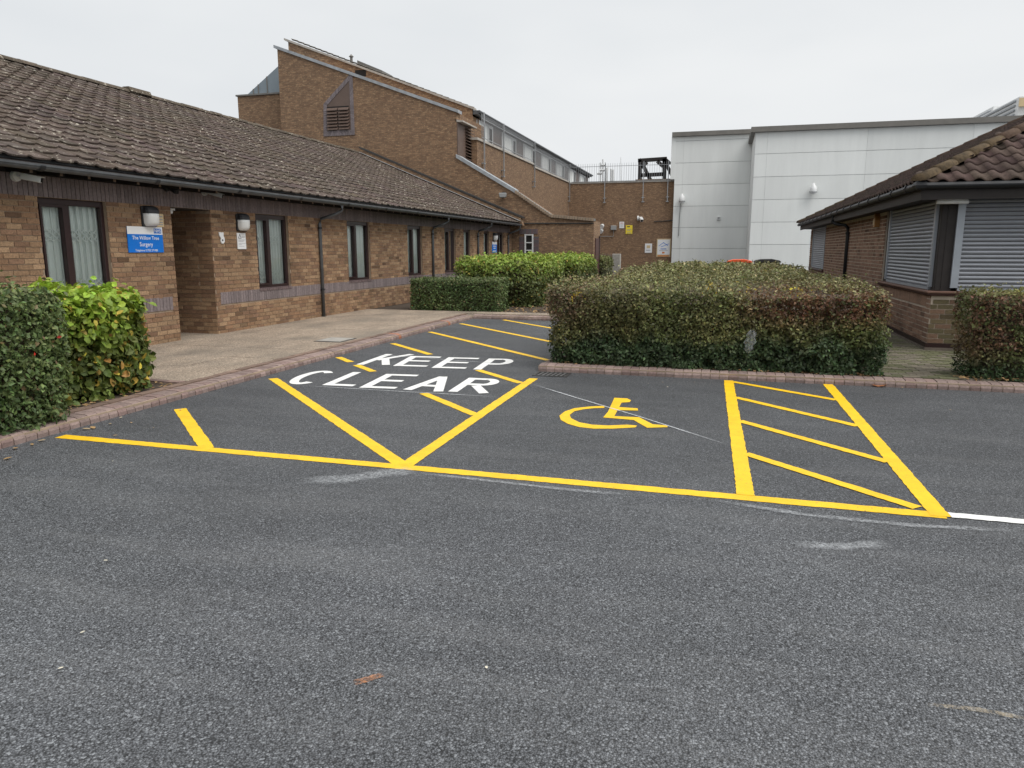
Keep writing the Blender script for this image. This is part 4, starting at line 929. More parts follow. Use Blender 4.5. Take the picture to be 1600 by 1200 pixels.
# lanterns and box on the panels
def lantern(px, py_, Y, label, pole=False):
    x, z = on_y(px, py_, Y); t = thing('wall_lantern', (x, Y, z), label, 'lamp', 'silver lanterns on the panel building'); y = Y-.3
    MB().tube([(x, y, z-.28), (x, y, z-.18), (x, y, z+.12), (x, y, z+.2), (x, y, z+.34)], [.17, .21, .18, .1, .06], 14).build('shade', M['white_metal'], t, smooth=True); MB().tube([(x, y, z-.3), (x, y, z-.285)], .19, 12).build('lens', M['opal'], t)
    MB().tube([(x, y, z-.19), (x, y, z-.15)], .225, 14).build('band', M['galv'], t); MB().bar((x, y, z+.05), (x, Y-.03, z+.05), .08, .08).build('bracket', M['galv'], t)
    if pole: MB().tube([(x-.1, Y-.06, z+.02), (x-.15, Y-.06, z-2.5)], .03, 8).build('conduit', M['grey_paint'], t)
lantern(1066, 311, YA-.03, 'silver wall lantern at the brick wall end of panel building', True); lantern(1270, 296, YB-.03, 'silver wall lantern on the wide forward panel section')
x, z = on_y(1123, 341, YA-.03); vb = thing('vent_box', (x, YA, z), 'small pale square box on the recessed panel section', 'box'); MB().box(x-.12, x+.12, YA-.14, YA-.029, z-.12, z+.12).build('case', M['white_metal'], vb, bevel=.015); MB().box(x-.07, x+.07, YA-.15, YA-.139, z-.07, z+.07).build('cover', M['grey_paint'], vb)

# ================================================================== SHUTTERED BUILDING (right)
sh = thing('shuttered_building', (8, 20, 0), 'brick building with grey roller shutters, black gutter and hipped pantile roof', 'building')
SX, SY, SYE = 3.1, 12.62, 29.7
RBP = [(.27, .165, .115), (.235, .138, .096), (.3, .185, .13)]
fs_ = Frame((SX, SYE, 0), (0, -1, 0), (-1, 0, 0)); U = lambda y: SYE-y
Z1, Z2 = 1.05, 2.36
def vis_r(x, y, c): return np.where((y > 455) & (x < 1390), .01, 1)
side = brick_wall(sh, fs_, 0, U(SY), .2, Z2, [(U(16.45), U(SY)+.01, .98, Z2), (U(29.2), U(25.5), .98, Z2)], [(U(16.3), U(SY)-.24, .745, .93)], RBP, .3, 300, 'mortar_pale', gap=.016, header=.12, score=vis_r, sold_col=(.25, .15, .10), wall_name='side_wall')
ff = Frame((SX-.006, SY-.012, 0), (1, 0, 0), (0, -1, 0))
front = brick_wall(sh, ff, .0, 8, .2, .93, [], [], [(.2, .125, .085), (.17, .13, .075), (.15, .125, .07)], .3, 300, 'mortar_pale', gap=.013, wall_name='front_wall')
plm = lambda n, m, o, z0, z1: MB().box(SX-o, 11, SY-o, SY+.05, z0, z1).box(SX-o, SX+.05, SY+.05, SYE, z0, z1).build(n, m, sh)
plm('plinth', mat('dirty_concrete_plinth', (.16, .13, .105), .9, .3, 9, .4), .035, .0, .135); plm('dark_plinth', M['frame'], .027, .135, .2)
MB().box(SX-.06, 11, SY-.06, SY+.1, .93, .985).box(SX-.06, SX+.1, SY+.1, 16.5, .93, .985).box(SX-.06, SX+.1, 25.45, 29.3, .93, .985).build('window_sill', M['red_brown'], sh, bevel=.008)
MB().box(SX-.09, 11, SY-.09, SY+.05, .965, 1.0).box(SX-.09, SX+.05, SY+.05, 16.5, .965, 1.0).build('sill_tile', mat('brown_sill_tile', (.16, .085, .06), .6, .2, 9), sh, bevel=.008)
# roller shutters: each slat a part
def slat_template():
    v = []; pr_ = [(0, 0), (.2, .010), (.5, .016), (.8, .010), (1, 0)]
    for x in (0, 1):
        for (z, w) in pr_: v.append((x, z, w))
    return v, [(i, i+5, i+6, i+1) for i in range(4)]
sv, sf = slat_template()
def shutter(f, u0, u1, z0, z1, w):
    mb = MB(); f.slab(mb, u0, u1, z0, z1, w-.05, w-.004); o = mb.build('shutter', M['iron'], sh); n = int((z1-z0)/.06); s = (z1-z0)/n
    T = [f.T(u0, z0+i*s+.004, w-.003, u1-u0, s-.010, 1) for i in range(n)]; pieces('slat', o, sv, sf, T, [(1, 1, 1)]*n, M['shutter'], M['shutter'], smooth=False)
    for a, b in ((u0-.1, u0), (u1, u1+.1)): r = MB(); f.slab(r, a, b, z0, z1, w-.05, w+.028); r.build('guide_rail', M['shutter_rail'], o)
    r = MB(); f.slab(r, u0, u1, z0-.045, z0, w-.04, w+.012); r.build('bottom_bar', M['shutter_rail'], o)
shutter(fs_, U(16.05), U(12.92), Z1, Z2, -.02); shutter(fs_, U(28.9), U(25.75), Z1, Z2, -.02); shutter(ff, .34, 3.6, Z1, Z2, -.02); shutter(ff, 4.2, 7.4, Z1, Z2, -.02)
for a, b, f in ((U(16.45), U(16.13), fs_), (U(12.84), U(12.72), fs_), (.12, .26, ff), (3.68, 4.12, ff)):
    mb = MB(); f.slab(mb, a, b, 1.0, Z2, -.1, -.035); mb.build('post', M['dark_wood'], sh)
MB().box(SX+.03, SX+.13, SY+.03, SY+.13, 1.0, Z2).build('corner_post', M['dark_wood'], sh, bevel=.01)
MB().box(SX+.2, SX+.25, SY+.25, SYE, 0, Z2).box(SX+.2, 11, SY+.2, SY+.25, 0, Z2).build('inner_wall', M['void'], sh)
# eaves
OX, OY = SX-.36, SY-.36; ZF0, ZF1 = 2.335, 2.5
MB().box(OX, 14.5, OY, OY+.03, ZF0, ZF1).box(OX, OX+.03, OY+.03, SYE+.36, ZF0, ZF1).build('fascia', M['dark_wood'], sh)
MB().box(OX+.03, 14.5, OY+.03, SY+.3, Z2-.0, Z2+.02).box(OX+.03, SX+.3, SY+.3, SYE+.3, Z2-.0, Z2+.02).build('soffit', M['dark_wood'], sh)
gx, gy, gz = OX-.055, OY-.055, ZF1+.035
g = MB().tube([(gx, SYE+.4, gz), (gx, gy+.02, gz)], .058, 10, False, (math.pi, 2*math.pi)).tube([(gx+.02, gy, gz), (14.5, gy, gz)], .058, 10, False, (math.pi, 2*math.pi)).tube([(gx, SYE+.4, gz), (gx, gy+.02, gz)], .05, 8).tube([(gx+.02, gy, gz), (14.5, gy, gz)], .05, 8).build('gutter', M['black_plastic'], sh)
MB().tube([(gx, gy+.09, gz), (gx, gy, gz), (gx+.09, gy, gz)], .068, 10).build('gutter_corner', M['black_plastic'], g)
for i in range(17): y = gy+.6+i*1.02; MB().tube([(gx, y, gz), (gx, y+.07, gz)], .067, 10).build('gutter_joint', M['black_plastic'], g)
yd = 21.0
dp = MB().tube([(gx, yd, gz-.04), (gx, yd, gz-.2), (gx+.06, yd-.03, gz-.26), (SX-.12, yd-.12, gz-.3), (SX-.06, yd-.16, gz-.37), (SX-.055, yd-.16, gz-.5), (SX-.055, yd-.16, .1)], .042, 10).build('downpipe', M['black_plastic'], sh, smooth=True)
MB().tube([(SX-.055, yd-.16, 2.0), (SX-.055, yd-.16, 2.06)], .055, 10).build('pipe_clip', M['black_plastic'], dp)
# hipped roof
EZ2 = ZF1+.06; PS = .50; HX, HY0, HY1 = OX-.05, OY-.05, SYE+.41; HW = 6.0
def rp(x, y): return EZ2+PS*min(x-HX, HX+2*HW-x, y-HY0, HY1-y)
e = HX+2*HW
roof2 = MB().add([(HX, HY0, EZ2), (e, HY0, EZ2), (e, HY1, EZ2), (HX, HY1, EZ2), (HX+HW, HY0+HW, EZ2+PS*HW), (HX+HW, HY1-HW, EZ2+PS*HW)], [(0, 1, 4), (1, 2, 5, 4), (2, 3, 5), (3, 0, 4, 5), (3, 2, 1, 0)]).build('roof', M['dark_wood'], sh)
pv, pf = tile_template(.235, .36, lambda u: .026*math.sin((u+.0)*2*math.pi)+.012, 10, .03, .024)
c_ = 1/math.hypot(1, PS); s_ = PS*c_; T = []; C = []
def pcol(): return np.array((.075, .05, .043))*random.uniform(.7, 1.3)*np.array((1, random.uniform(.92, 1.08), 1))
GR = .31
for r in range(int(HW/c_/GR)):
    q = r*GR*c_
    for c in range(int((HY1-HY0)/.23)):               # west slope
        y = HY1-c*.23
        if y-.115-HY0 < q+.1 or HY1-(y-.115) < q+.1: continue
        m = np.eye(4); m[:3, 0] = (0, -1, 0); m[:3, 1] = (c_, 0, s_); m[:3, 2] = (-s_, 0, c_); m[:3, 3] = (HX-.03+q, y, EZ2+PS*(q-.03)+.025+random.uniform(0, .006)); T.append(m); C.append(pcol())
    for c in range(int(2*HW/.23)):                    # south slope
        x = HX+c*.23
        if x+.115-HX < q+.1 or e-(x+.115) < q+.1: continue
        m = np.eye(4); m[:3, 0] = (1, 0, 0); m[:3, 1] = (0, c_, s_); m[:3, 2] = (0, -s_, c_); m[:3, 3] = (x, HY0-.03+q, EZ2+PS*(q-.03)+.025+random.uniform(0, .006)); T.append(m); C.append(pcol())
pieces('pantile', roof2, pv, pf, T, C, M['pant_a'], M['pant_o'], 300, 'pantiling', smooth=True)
def hip(a, b, k=.42):
    a, b = Vector(a), Vector(b); n = int((b-a).length/k); d = (b-a).normalized(); s = d.cross(Vector((0, 0, 1))).normalized(); u = s.cross(d)
    for i in range(n):
        p = a+d*(i*k); r0, r1 = .112, .1; vs = []
        for (q, r) in ((p+u*.012, r0), (p+d*k*1.03, r1)):
            for j in range(9): t = math.pi*j/8; vs.append(q+s*(r*math.cos(t))+u*(r*.85*math.sin(t)))
        o = MB().add(vs, [(j, j+1, j+10, j+9) for j in range(8)]+[tuple(range(9))]).build('hip_tile', M['moss'] if i < 5 else M['pant_o'], roof2, smooth=True); o.color = (.1, .062, .045, 1)
hip((HX-.02, HY0-.02, EZ2+.03), (HX+HW, HY0+HW, EZ2+PS*HW+.04)); hip((HX-.02, HY1+.02, EZ2+.03), (HX+HW, HY1-HW, EZ2+PS*HW+.04)); hip((HX+HW, HY0+HW, EZ2+PS*HW+.04), (HX+HW, HY1-HW, EZ2+PS*HW+.04))
# strip lamp and plaque
sl2 = thing('strip_light', (SX+.05, SY-.2, Z2-.03), 'white strip light under the soffit corner above the shutters', 'lamp')
MB().box(SX-.1, SX+.28, SY-.28, SY-.18, Z2-.03, Z2-.0).build('base', M['white_metal'], sl2); MB().tube([(SX-.12, SY-.23, Z2-.055), (SX+.3, SY-.23, Z2-.055)], .03, 10).build('tube', M['opal'], sl2, smooth=True)
yq, zq = on_x(1374, 345, SX); wp = thing('wooden_plaque', (SX, yq, zq), 'small orange wooden box fixed under the eaves beside roller shutter', 'box')
MB().prism([(SX-.1, yq-.1, zq-.13), (SX-.1, yq+.1, zq-.13), (SX-.1, yq+.12, zq+.02), (SX-.1, yq, zq+.16), (SX-.1, yq-.12, zq+.02)], (.1, 0, 0)).build('case', M['wood_plaque'], wp, bevel=.008); MB().box(SX-.11, SX-.101, yq-.06, yq+.06, zq-.08, zq+.04).build('front', M['sign_cream'], wp)

# ================================================================== HEDGES
class VN:                                                      # cheap smooth noise
    def __init__(s, seed, freq, n=14):
        r = np.random.default_rng(seed); s.k = r.normal(size=(n, 3))*freq; s.p = r.uniform(0, 6.28, n)
    def __call__(s, P): return np.sin(P @ s.k.T+s.p).mean(1)*1.9
LT_V = np.array([(0, 0, 0), (.30, .42, .07), (0, 1, -.04), (0, .5, 0), (-.30, .42, .07)]); LT_F = np.array([(0, 1, 2, 3), (0, 3, 2, 4)])
RL_V = np.array([(0, 0, 0), (.33, .26, .07), (.31, .66, .05), (0, 1, -.08), (-.31, .66, .05), (-.33, .26, .07), (0, .5, 0)]); RL_F = np.array([(0, 1, 2, 6), (6, 2, 3, 4), (0, 6, 4, 5)])
def leaf_frames(Pn, N, size, tilt=.75, rng=RNG):
    n = len(Pn); nn = N+rng.normal(scale=tilt, size=(n, 3))+np.array((0, 0, .35)); nn /= np.linalg.norm(nn, axis=1)[:, None]
    t = rng.normal(size=(n, 3)); t -= (t*nn).sum(1)[:, None]*nn; t /= np.linalg.norm(t, axis=1)[:, None]; b = np.cross(t, nn)
    return np.stack([b*size[:, None], t*size[:, None], nn*size[:, None]], 2)     # columns x, y, z
def leaf_mesh(name, parent, Pn, Mx, cols, m, tv_=LT_V, tf_=LT_F):
    V = (np.einsum('nij,kj->nki', Mx, tv_)+Pn[:, None, :]).reshape(-1, 3)
    Q = (tf_[None]+(np.arange(len(Pn))*len(tv_))[:, None, None]).reshape(-1, 4)
    o = link(name, fast_mesh(name, V, Q, np.repeat(cols, len(tf_), 0)), m, parent); o['kind'] = 'stuff'; return o
def round_box(P, lo, hi, r):
    q = np.clip(P, lo+r, hi-r); q[:, 2] = np.clip(P[:, 2], lo[2], hi[2]-r); d = P-q; L_ = np.linalg.norm(d, axis=1); L_[L_ < 1e-6] = 1
    N = d/L_[:, None]; return q+N*r, N
def hedge(label, lo, hi, n, size, colf, r=.18, bulge=.05, depth=.12, seed=1, weights=(1, 1, 1, 1, 1), cat='hedge', name='hedge', twigs=0, singles=0, group=None, freq=3.2, tilt=.75, sf=None, coreoff=.09):
    lo, hi = np.array(lo, float), np.array(hi, float); rng = np.random.default_rng(seed); ns = VN(seed, freq); ns2 = VN(seed+50, freq*3.3)
    t = thing(name, ((lo[0]+hi[0])/2, (lo[1]+hi[1])/2, lo[2]), label, cat, group); D = hi-lo
    A = np.array([D[1]*D[2], D[1]*D[2], D[0]*D[2], D[0]*D[2], D[0]*D[1]])*np.array(weights); fc = rng.choice(5, n, p=A/A.sum()); P = lo+rng.random((n, 3))*D
    P[fc == 0, 0] = lo[0]; P[fc == 1, 0] = hi[0]; P[fc == 2, 1] = lo[1]; P[fc == 3, 1] = hi[1]; P[fc == 4, 2] = hi[2]
    S, N = round_box(P.copy(), lo, hi, r); disp = ns(S)*bulge+ns2(S)*bulge*.5
    dep = rng.random(n)**1.6*depth; ns3 = VN(seed+90, freq*5.5); dep = dep+depth*1.1*np.clip(ns3(S)*1.4-.35, 0, 1); up_ = (rng.random(n) < .035) & (N[:, 2] > .3); dep[up_] = -rng.random(up_.sum())**2*.11; Q = S+N*(disp-dep)[:, None]; Q[:, 2] = np.maximum(Q[:, 2], lo[2]+.01)
    sz = size*rng.uniform(.5, 1.4, n)
    if sf is not None: sz = sz*sf(Q)
    col = colf(Q, rng, ns, (Q[:, 2]-lo[2])/D[2], dep/depth)
    Mx = leaf_frames(Q, N, sz, tilt, rng)
    if singles:
        x, y, Dp = project(Q); sc = sz/Dp*np.where((dep < depth*.25) & (x > 0) & (x < 1600) & (((Q-np.array((0, 0, H)))*N).sum(1) < 0), 1, .01); idx = np.argsort(-sc)[:singles]
        me = fast_mesh('leaf', RL_V, RL_F); me.materials.append(M['leaf_o'])
        for i in idx:
            o = bpy.data.objects.new('leaf', me); COL.objects.link(o); attach(o, t); m4 = np.eye(4); m4[:3, :3] = Mx[i]; m4[:3, 3] = Q[i]; o.matrix_basis = Matrix(m4.tolist()); o.color = (*col[i], 1)
        keep = np.ones(n, bool); keep[idx] = False; Q, Mx, col = Q[keep], Mx[keep], col[keep]
    leaf_mesh('foliage', t, Q, Mx, col, M['leaf_a'], *((RL_V, RL_F) if singles else (LT_V, LT_F)))
    # twiggy core that closes the view through
    k = max(.12, min(.3, D.max()/40)); mb = []; fq = []
    def grid(o, a, b, na, nb):
        base = sum(len(m) for m in mb); u, v = np.meshgrid(np.linspace(0, 1, na+1), np.linspace(0, 1, nb+1), indexing='ij'); mb.append(o+u.reshape(-1, 1)*a+v.reshape(-1, 1)*b)
        i, j = np.meshgrid(np.arange(na), np.arange(nb), indexing='ij'); i = i.ravel(); j = j.ravel(); w = nb+1; fq.append(np.stack([i*w+j, (i+1)*w+j, (i+1)*w+j+1, i*w+j+1], 1)+base)
    X_, Y_, Z_ = np.diag(D); nx, ny, nz = [max(2, int(d_/k)) for d_ in D]
    grid(lo, X_, Z_, nx, nz); grid(lo+Y_, X_, Z_, nx, nz); grid(lo, Y_, Z_, ny, nz); grid(lo+X_, Y_, Z_, ny, nz); grid(lo+Z_, X_, Y_, nx, ny)
    Pc, Nc = round_box(np.concatenate(mb), lo, hi, r); Pc += Nc*(ns(Pc)*bulge+ns2(Pc)*bulge*.5-depth*1.25-.03-coreoff*.3)[:, None]; Pc[:, 2] = np.maximum(Pc[:, 2], lo[2]-.03)
    link('branch_core', fast_mesh('branch_core', Pc, np.concatenate(fq)), M['twig'], t)
    if twigs:
        mb2 = MB()
        for _ in range(twigs):
            i = rng.integers(len(S)); p = Vector(S[i]-N[i]*depth*1.2+N[i]*disp[i]); d_ = Vector(N[i]*.8+rng.normal(scale=.7, size=3)+np.array((0, 0, .5))).normalized(); ln = rng.uniform(.08, .2)
            mb2.tube([p, p+d_*ln*.5+Vector(rng.normal(scale=.008, size=3)), p+d_*ln], [.0035, .003, .0015], 3, False)
        o = mb2.build('twigs', M['twig'], t); o['kind'] = 'stuff'
    return t
def blend(a, b, f): return a[None]*(1-f[:, None])+b[None]*f[:, None]
def jitter(c, rng, s=.25): return c*np.exp(rng.normal(scale=s, size=(len(c), 1)))*np.exp(rng.normal(scale=.06, size=c.shape))
A_ = np.array
def col_mid(Q, rng, ns, h, dep):
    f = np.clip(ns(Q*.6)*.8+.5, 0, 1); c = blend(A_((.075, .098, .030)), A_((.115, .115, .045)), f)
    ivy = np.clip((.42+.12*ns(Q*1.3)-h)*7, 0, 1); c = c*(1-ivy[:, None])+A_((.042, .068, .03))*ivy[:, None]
    nb = VN(91, 1.1)(Q)+.25*VN(93, 4)(Q)
    br = np.clip((nb*.6+.1+.55*np.clip(Q[:, 0]-.1, -1.5, 1))*2.4, 0, 1)*np.clip((h-.5)*5, 0, 1)*np.clip((1.03-h)*9, 0, 1)*(rng.random(len(Q)) < .8); c = c*(1-br[:, None])+A_((.125, .066, .036))*br[:, None]
    br2 = (np.clip((-1.55-Q[:, 0])*2.5, 0, 1)*np.clip((h-.42)*4, 0, 1)*(rng.random(len(Q)) < .6))[:, None]; c = c*(1-br2)+A_((.16, .11, .068))*br2
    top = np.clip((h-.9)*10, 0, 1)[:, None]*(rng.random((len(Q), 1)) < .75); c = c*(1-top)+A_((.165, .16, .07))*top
    sp = rng.random(len(Q)) < .05*np.clip((h-.6)*3, 0, 1); c[sp] = A_((.26, .24, .13))
    for (qx, qy, qz, qr) in ((-1.85, 9.76, 1.0, .1), (-.15, 10.3, 1.15, .16), (.3, 10.2, 1.15, .14), (1.0, 10.4, 1.15, .2)):
        yl = (np.linalg.norm(Q-A_((qx, qy, qz)), axis=1) < qr) & (rng.random(len(Q)) < .5); c[yl] = A_((.5, .38, .05))
    c = c*np.exp(.42*VN(55, 5.5)(Q))[:, None]
    return jitter(c, rng, .3)
def col_right(Q, rng, ns, h, dep):
    f = np.clip(ns(Q*.8)+.5, 0, 1); c = blend(A_((.075, .09, .030)), A_((.12, .088, .042)), f)
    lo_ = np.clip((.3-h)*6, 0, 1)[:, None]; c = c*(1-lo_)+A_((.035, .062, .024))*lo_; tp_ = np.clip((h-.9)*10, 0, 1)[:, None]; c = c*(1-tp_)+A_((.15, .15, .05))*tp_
    br = ((ns(Q*1.4) > .0) & (h > .35) & (h < .95) & (rng.random(len(Q)) < .6)); c[br] = A_((.11, .062, .034)); c = c*np.exp(.4*VN(56, 5.5)(Q))[:, None]; return jitter(c, rng)
def col_dark(Q, rng, ns, h, dep):
    c = blend(A_((.055, .09, .03)), A_((.1, .14, .05)), np.clip(ns(Q)+.45, 0, 1)); b = rng.random(len(Q)) < .03; c[b] = A_((.16, .12, .06)); r_ = rng.random(len(Q)) < .0006; c[r_] = A_((.4, .03, .02))
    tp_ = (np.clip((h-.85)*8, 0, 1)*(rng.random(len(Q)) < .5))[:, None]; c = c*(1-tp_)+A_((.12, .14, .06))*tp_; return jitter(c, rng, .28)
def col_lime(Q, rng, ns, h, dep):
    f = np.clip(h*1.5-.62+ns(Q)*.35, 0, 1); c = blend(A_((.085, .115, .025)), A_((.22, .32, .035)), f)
    yl = rng.random(len(Q)) < .09*np.clip(1.35-h, 0, 1); c[yl] = A_((.42, .33, .06)); br = rng.random(len(Q)) < .025; c[br] = A_((.35, .19, .06)); return jitter(c, rng, .2)
def col_limefar(Q, rng, ns, h, dep):
    f = np.clip(h*2.2-1.15+ns(Q)*.25, 0, 1); c = blend(A_((.075, .095, .03)), A_((.2, .275, .045)), f); yl = rng.random(len(Q)) < .05; c[yl] = A_((.32, .25, .06)); return jitter(c, rng, .22)
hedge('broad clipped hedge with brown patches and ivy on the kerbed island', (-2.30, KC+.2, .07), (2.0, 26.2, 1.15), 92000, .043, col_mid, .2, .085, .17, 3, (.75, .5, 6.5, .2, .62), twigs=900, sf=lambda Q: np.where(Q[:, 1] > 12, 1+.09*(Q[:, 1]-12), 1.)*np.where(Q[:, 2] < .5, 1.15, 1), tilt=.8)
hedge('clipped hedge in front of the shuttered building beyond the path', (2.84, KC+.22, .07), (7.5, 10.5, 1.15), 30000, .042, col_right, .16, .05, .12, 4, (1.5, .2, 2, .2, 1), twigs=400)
hedge('dark green glossy hedge at the brick kerb beside lime bush', (-9.0, 2.2, .07), (-5.69, 5.32, 1.30), 52000, .048, col_dark, .16, .06, .14, 5, (.1, 2.2, .2, 1.6, .8), twigs=200, freq=3)
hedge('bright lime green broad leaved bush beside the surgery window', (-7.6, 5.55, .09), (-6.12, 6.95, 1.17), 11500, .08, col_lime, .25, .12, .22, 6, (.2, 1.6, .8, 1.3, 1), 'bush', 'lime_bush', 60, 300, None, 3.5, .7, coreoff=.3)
hedge('low dark box hedge at the end of the surgery pavement', (-7.7, 17.55, .07), (-5.3, 18.6, .9), 15000, .05, col_dark, .1, .03, .08, 8, (1, 1, 1.4, .3, 1), freq=2.5)
hedge('tall lime green hedge behind the low box hedge', (-7.2, 19.35, .07), (-4.8, 23.5, 1.40), 18000, .085, col_limefar, .42, .14, .15, 9, (.6, 1.4, 1.6, .3, 1), freq=2)
hedge('second lime green hedge with dark face set further back', (-6.2, 24.2, .07), (-4.62, 28.5, 1.44), 9500, .1, col_limefar, .4, .14, .15, 10, (.5, 1.4, 1.6, .3, 1), freq=2)
hedge('far dark bushy hedge beside the picket fence', (-6.3, 32.9, .0), (-4.95, 35.6, 1.33), 7000, .1, lambda Q, rng, ns, h, dep: jitter(blend(A_((.07, .075, .035)), A_((.14, .15, .05)), np.clip(h*1.5-.6, 0, 1)), rng), .3, .1, .15, 11, freq=2)
# short picket fence and post beside it
pf_ = thing('picket_fence', (-5.6, 36.2, 0), 'short weathered picket fence beside the far dark hedge', 'fence')
for i in range(14): x = -6.6+i*.13; MB().prism([(x, 36.2, .0), (x+.09, 36.2, .0), (x+.09, 36.2, 1.36), (x+.045, 36.2, 1.45), (x, 36.2, 1.36)], (0, .02, 0)).build('picket', M['rafter'], pf_)
for z in (.4, 1.0): MB().box(-6.6, -4.8, 36.221, 36.26, z, z+.08).build('rail', M['rafter'], pf_)
MB().box(-5.15, -4.75, 36.0, 36.3, 0, 1.42).build('gate_pier', M['concrete'], pf_, bevel=.02)

# leaf litter on the beds
def litter(name, x0, x1, y0, y1, z, n, size, label):
    rng = np.random.default_rng(int(n)); P = np.stack([rng.uniform(x0, x1, n), rng.uniform(y0, y1, n), z+rng.uniform(.004, .02, n)], 1); N = np.tile(A_((0, 0, 1.)), (n, 1))
    c = blend(A_((.16, .09, .045)), A_((.34, .23, .11)), rng.random(n)); o = leaf_mesh(name, None, P, leaf_frames(P, N*2, size*rng.uniform(.5, 1.4, n), .45, rng), c, M['litter']); props(o, label, 'leaves', None, 'stuff')
litter('leaf_litter', -7.9, -2.4, 17.6, 24, .078, 2600, .08, 'dry leaf litter strewn on the far planting bed')
litter('leaf_litter', -2.1, 1.95, KC+.2, KC+.4, .08, 500, .045, 'dry leaf litter along the foot of the island hedge')
litter('leaf_litter', -7.5, KX-.36, 5.2, 7.0, .078, 800, .05, 'dry leaf litter and debris under the lime bush')
litter('leaf_litter', 2.75, 3.8, KC+.23, 10.0, .10, 160, .05, 'dry leaf litter at the path beside the right hedge')
# single fallen leaves on the road and kerb
LOBE = [(0, 0), (.2, .05), (.45, -.02), (.35, .2), (.62, .36), (.34, .42), (.4, .75), (.15, .6), (0, 1), (-.15, .6), (-.4, .75), (-.34, .42), (-.62, .36), (-.35, .2), (-.45, -.02), (-.2, .05)]
def fallen(px, py_, s, rgb, label, group=None, shape=LOBE):
    x, y = on_z(px, py_, .012); t = random.uniform(0, 6.28); mb = MB()
    vs = [(x+s*(a*math.cos(t)-(b-.5)*math.sin(t)), y+s*(a*math.sin(t)+(b-.5)*math.cos(t)), .010+.22*s*abs(a)+.1*s*b*b) for a, b in shape]
    o = mb.add(vs, [tuple(range(len(vs)))]).build('fallen_leaf', M['leaf_o']); o.color = (*rgb, 1); return props(o, label, 'leaf', group)
fallen(1372, 602, .16, (.30, .12, .05), 'large lobed brown leaf on asphalt below the path kerb')
OVAL = [(0, 0), (.2, .2), (.28, .5), (.18, .8), (0, 1), (-.18, .8), (-.28, .5), (-.2, .2)]
for px, py_, s in ((135, 670, .09), (145, 668, .10), (172, 662, .06), (189, 652, .05), (205, 660, .04), (24, 700, .09), (12, 716, .08), (65, 688, .08), (50, 694, .06), (282, 640, .05), (180, 680, .05), (240, 668, .03)):
    fallen(px, py_, s*.8, random.choice([(.45, .34, .2), (.55, .47, .35), (.38, .25, .12)]), 'small dry fallen leaf on asphalt along the hedge bed kerb', 'dry leaves by the hedge bed kerb', OVAL)
for px, py_, s in ((1013, 599, .04), (1035, 597, .05), (1043, 604, .04), (1410, 605, .04), (1452, 605, .04), (1085, 597, .04), (1485, 640, .03)):
    fallen(px, py_, s*.8, random.choice([(.45, .42, .35), (.35, .25, .14)]), 'tiny pale leaf scrap on asphalt along the island kerb', 'leaf scraps by the island kerb', OVAL)
for px, py_ in ((129, 987), (165, 875), (176, 720), (760, 1042), (95, 1043)): fallen(px, py_, .022, (.6, .57, .48), 'tiny pale leaf scrap on the open foreground asphalt', 'leaf scraps on the open asphalt', OVAL)

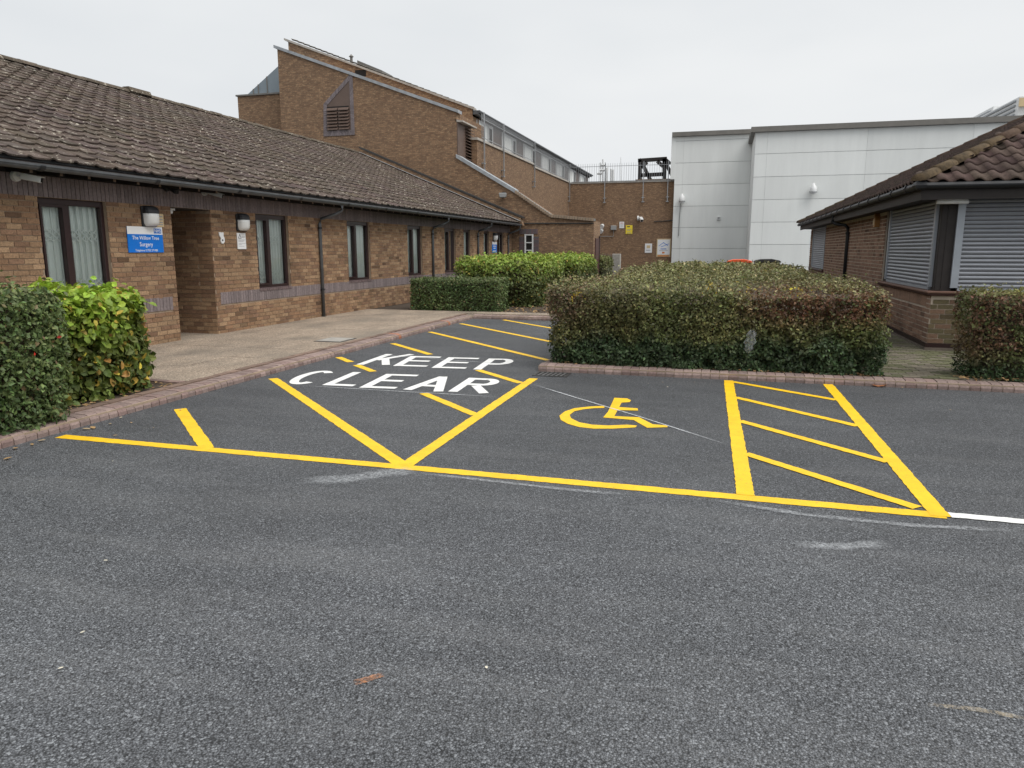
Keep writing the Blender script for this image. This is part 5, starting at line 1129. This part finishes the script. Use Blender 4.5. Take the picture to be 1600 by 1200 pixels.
# plastic scrap caught in the hedge
def glassy():
    k = NT('clear_plastic_film'); k.color((.62, .64, .66)); k.b.inputs['Roughness'].default_value = .25; tr = k.n('ShaderNodeBsdfTransparent'); ms = k.n('ShaderNodeMixShader'); ms.inputs[0].default_value = .22
    k.l(tr.outputs[0], ms.inputs[1]); k.l(k.b.outputs[0], ms.inputs[2]); k.l(ms.outputs[0], k.out.inputs[0]); return k.m
bx_, bz_ = on_y(1172, 533, KC+.16); n = 9; vs = []
for i in range(n+1):
    for j in range(n+1):
        u, v = i/n-.5, j/n-.5; w = math.sqrt(max(0, 1-(2*v)**2))*.5+.25
        vs.append((bx_+u*.17*w*(1+.25*math.sin(j*1.9))+.04*v, KC+.14-.04*math.cos(u*3)+.02*math.sin(i*2.1+j*1.3)+.02*math.sin(j*2.7-i), bz_+v*.27+.02*math.sin(i*1.7)))
pbag = MB().add(vs, [(i*(n+1)+j, (i+1)*(n+1)+j, (i+1)*(n+1)+j+1, i*(n+1)+j+1) for i in range(n) for j in range(n)]).build('plastic_bag', glassy(), smooth=True); props(pbag, 'crumpled clear plastic bag caught in the front of the hedge', 'bag')

# wheelie bins beyond the hedge
def bin_(px, Y, w, label, body_m, lid_m, top):
    x = on_y(px, 410, Y)[0]; t = thing('wheelie_bin', (x, Y, 0), label, 'bin'); b = top-.13
    MB().add([(x-w*.4, Y-.28, .12), (x+w*.4, Y-.28, .12), (x+w*.4, Y+.28, .12), (x-w*.4, Y+.28, .12), (x-w*.5, Y-.36, b), (x+w*.5, Y-.36, b), (x+w*.5, Y+.36, b), (x-w*.5, Y+.36, b)], [(3,2,1,0),(4,5,6,7),(0,1,5,4),(1,2,6,5),(2,3,7,6),(3,0,4,7)]).build('body', body_m, t, bevel=.02)
    MB().prism([(x-w*.54, Y-.4, b), (x-w*.5, Y-.4, b+.07), (x-w*.25, Y-.4, b+.12), (x+w*.2, Y-.4, b+.13), (x+w*.48, Y-.4, b+.08), (x+w*.56, Y-.4, b+.03), (x+w*.54, Y-.4, b)], (0, .8, 0)).build('lid', lid_m, t, bevel=.012)
    MB().tube([(x-w*.42, Y+.42, b+.03), (x+w*.42, Y+.42, b+.03)], .02, 8).build('handle', M['black_plastic'], t)
    for s in (-1, 1): MB().tube([(x+s*w*.42, Y+.3, .12), (x+s*w*.5, Y+.3, .12)], .12, 14).build('wheel', M['black_plastic'], t)
    for s in (-1, 1): MB().box(x+s*w*.3-.04, x+s*w*.3+.04, Y-.3, Y-.2, 0, .13).build('foot', M['black_plastic'], t)
bin_(1155, 29, .85, 'wheelie bin with bright orange lid behind the island hedge', M['grey_paint'], M['orange_plastic'], 1.27); bin_(1198, 28.6, .85, 'dark grey wheelie bin behind the island hedge beside the orange lid', M['black_plastic'], M['iron'], 1.29)
for o in bpy.data.objects:
    if '_local' in o: del o['_local']
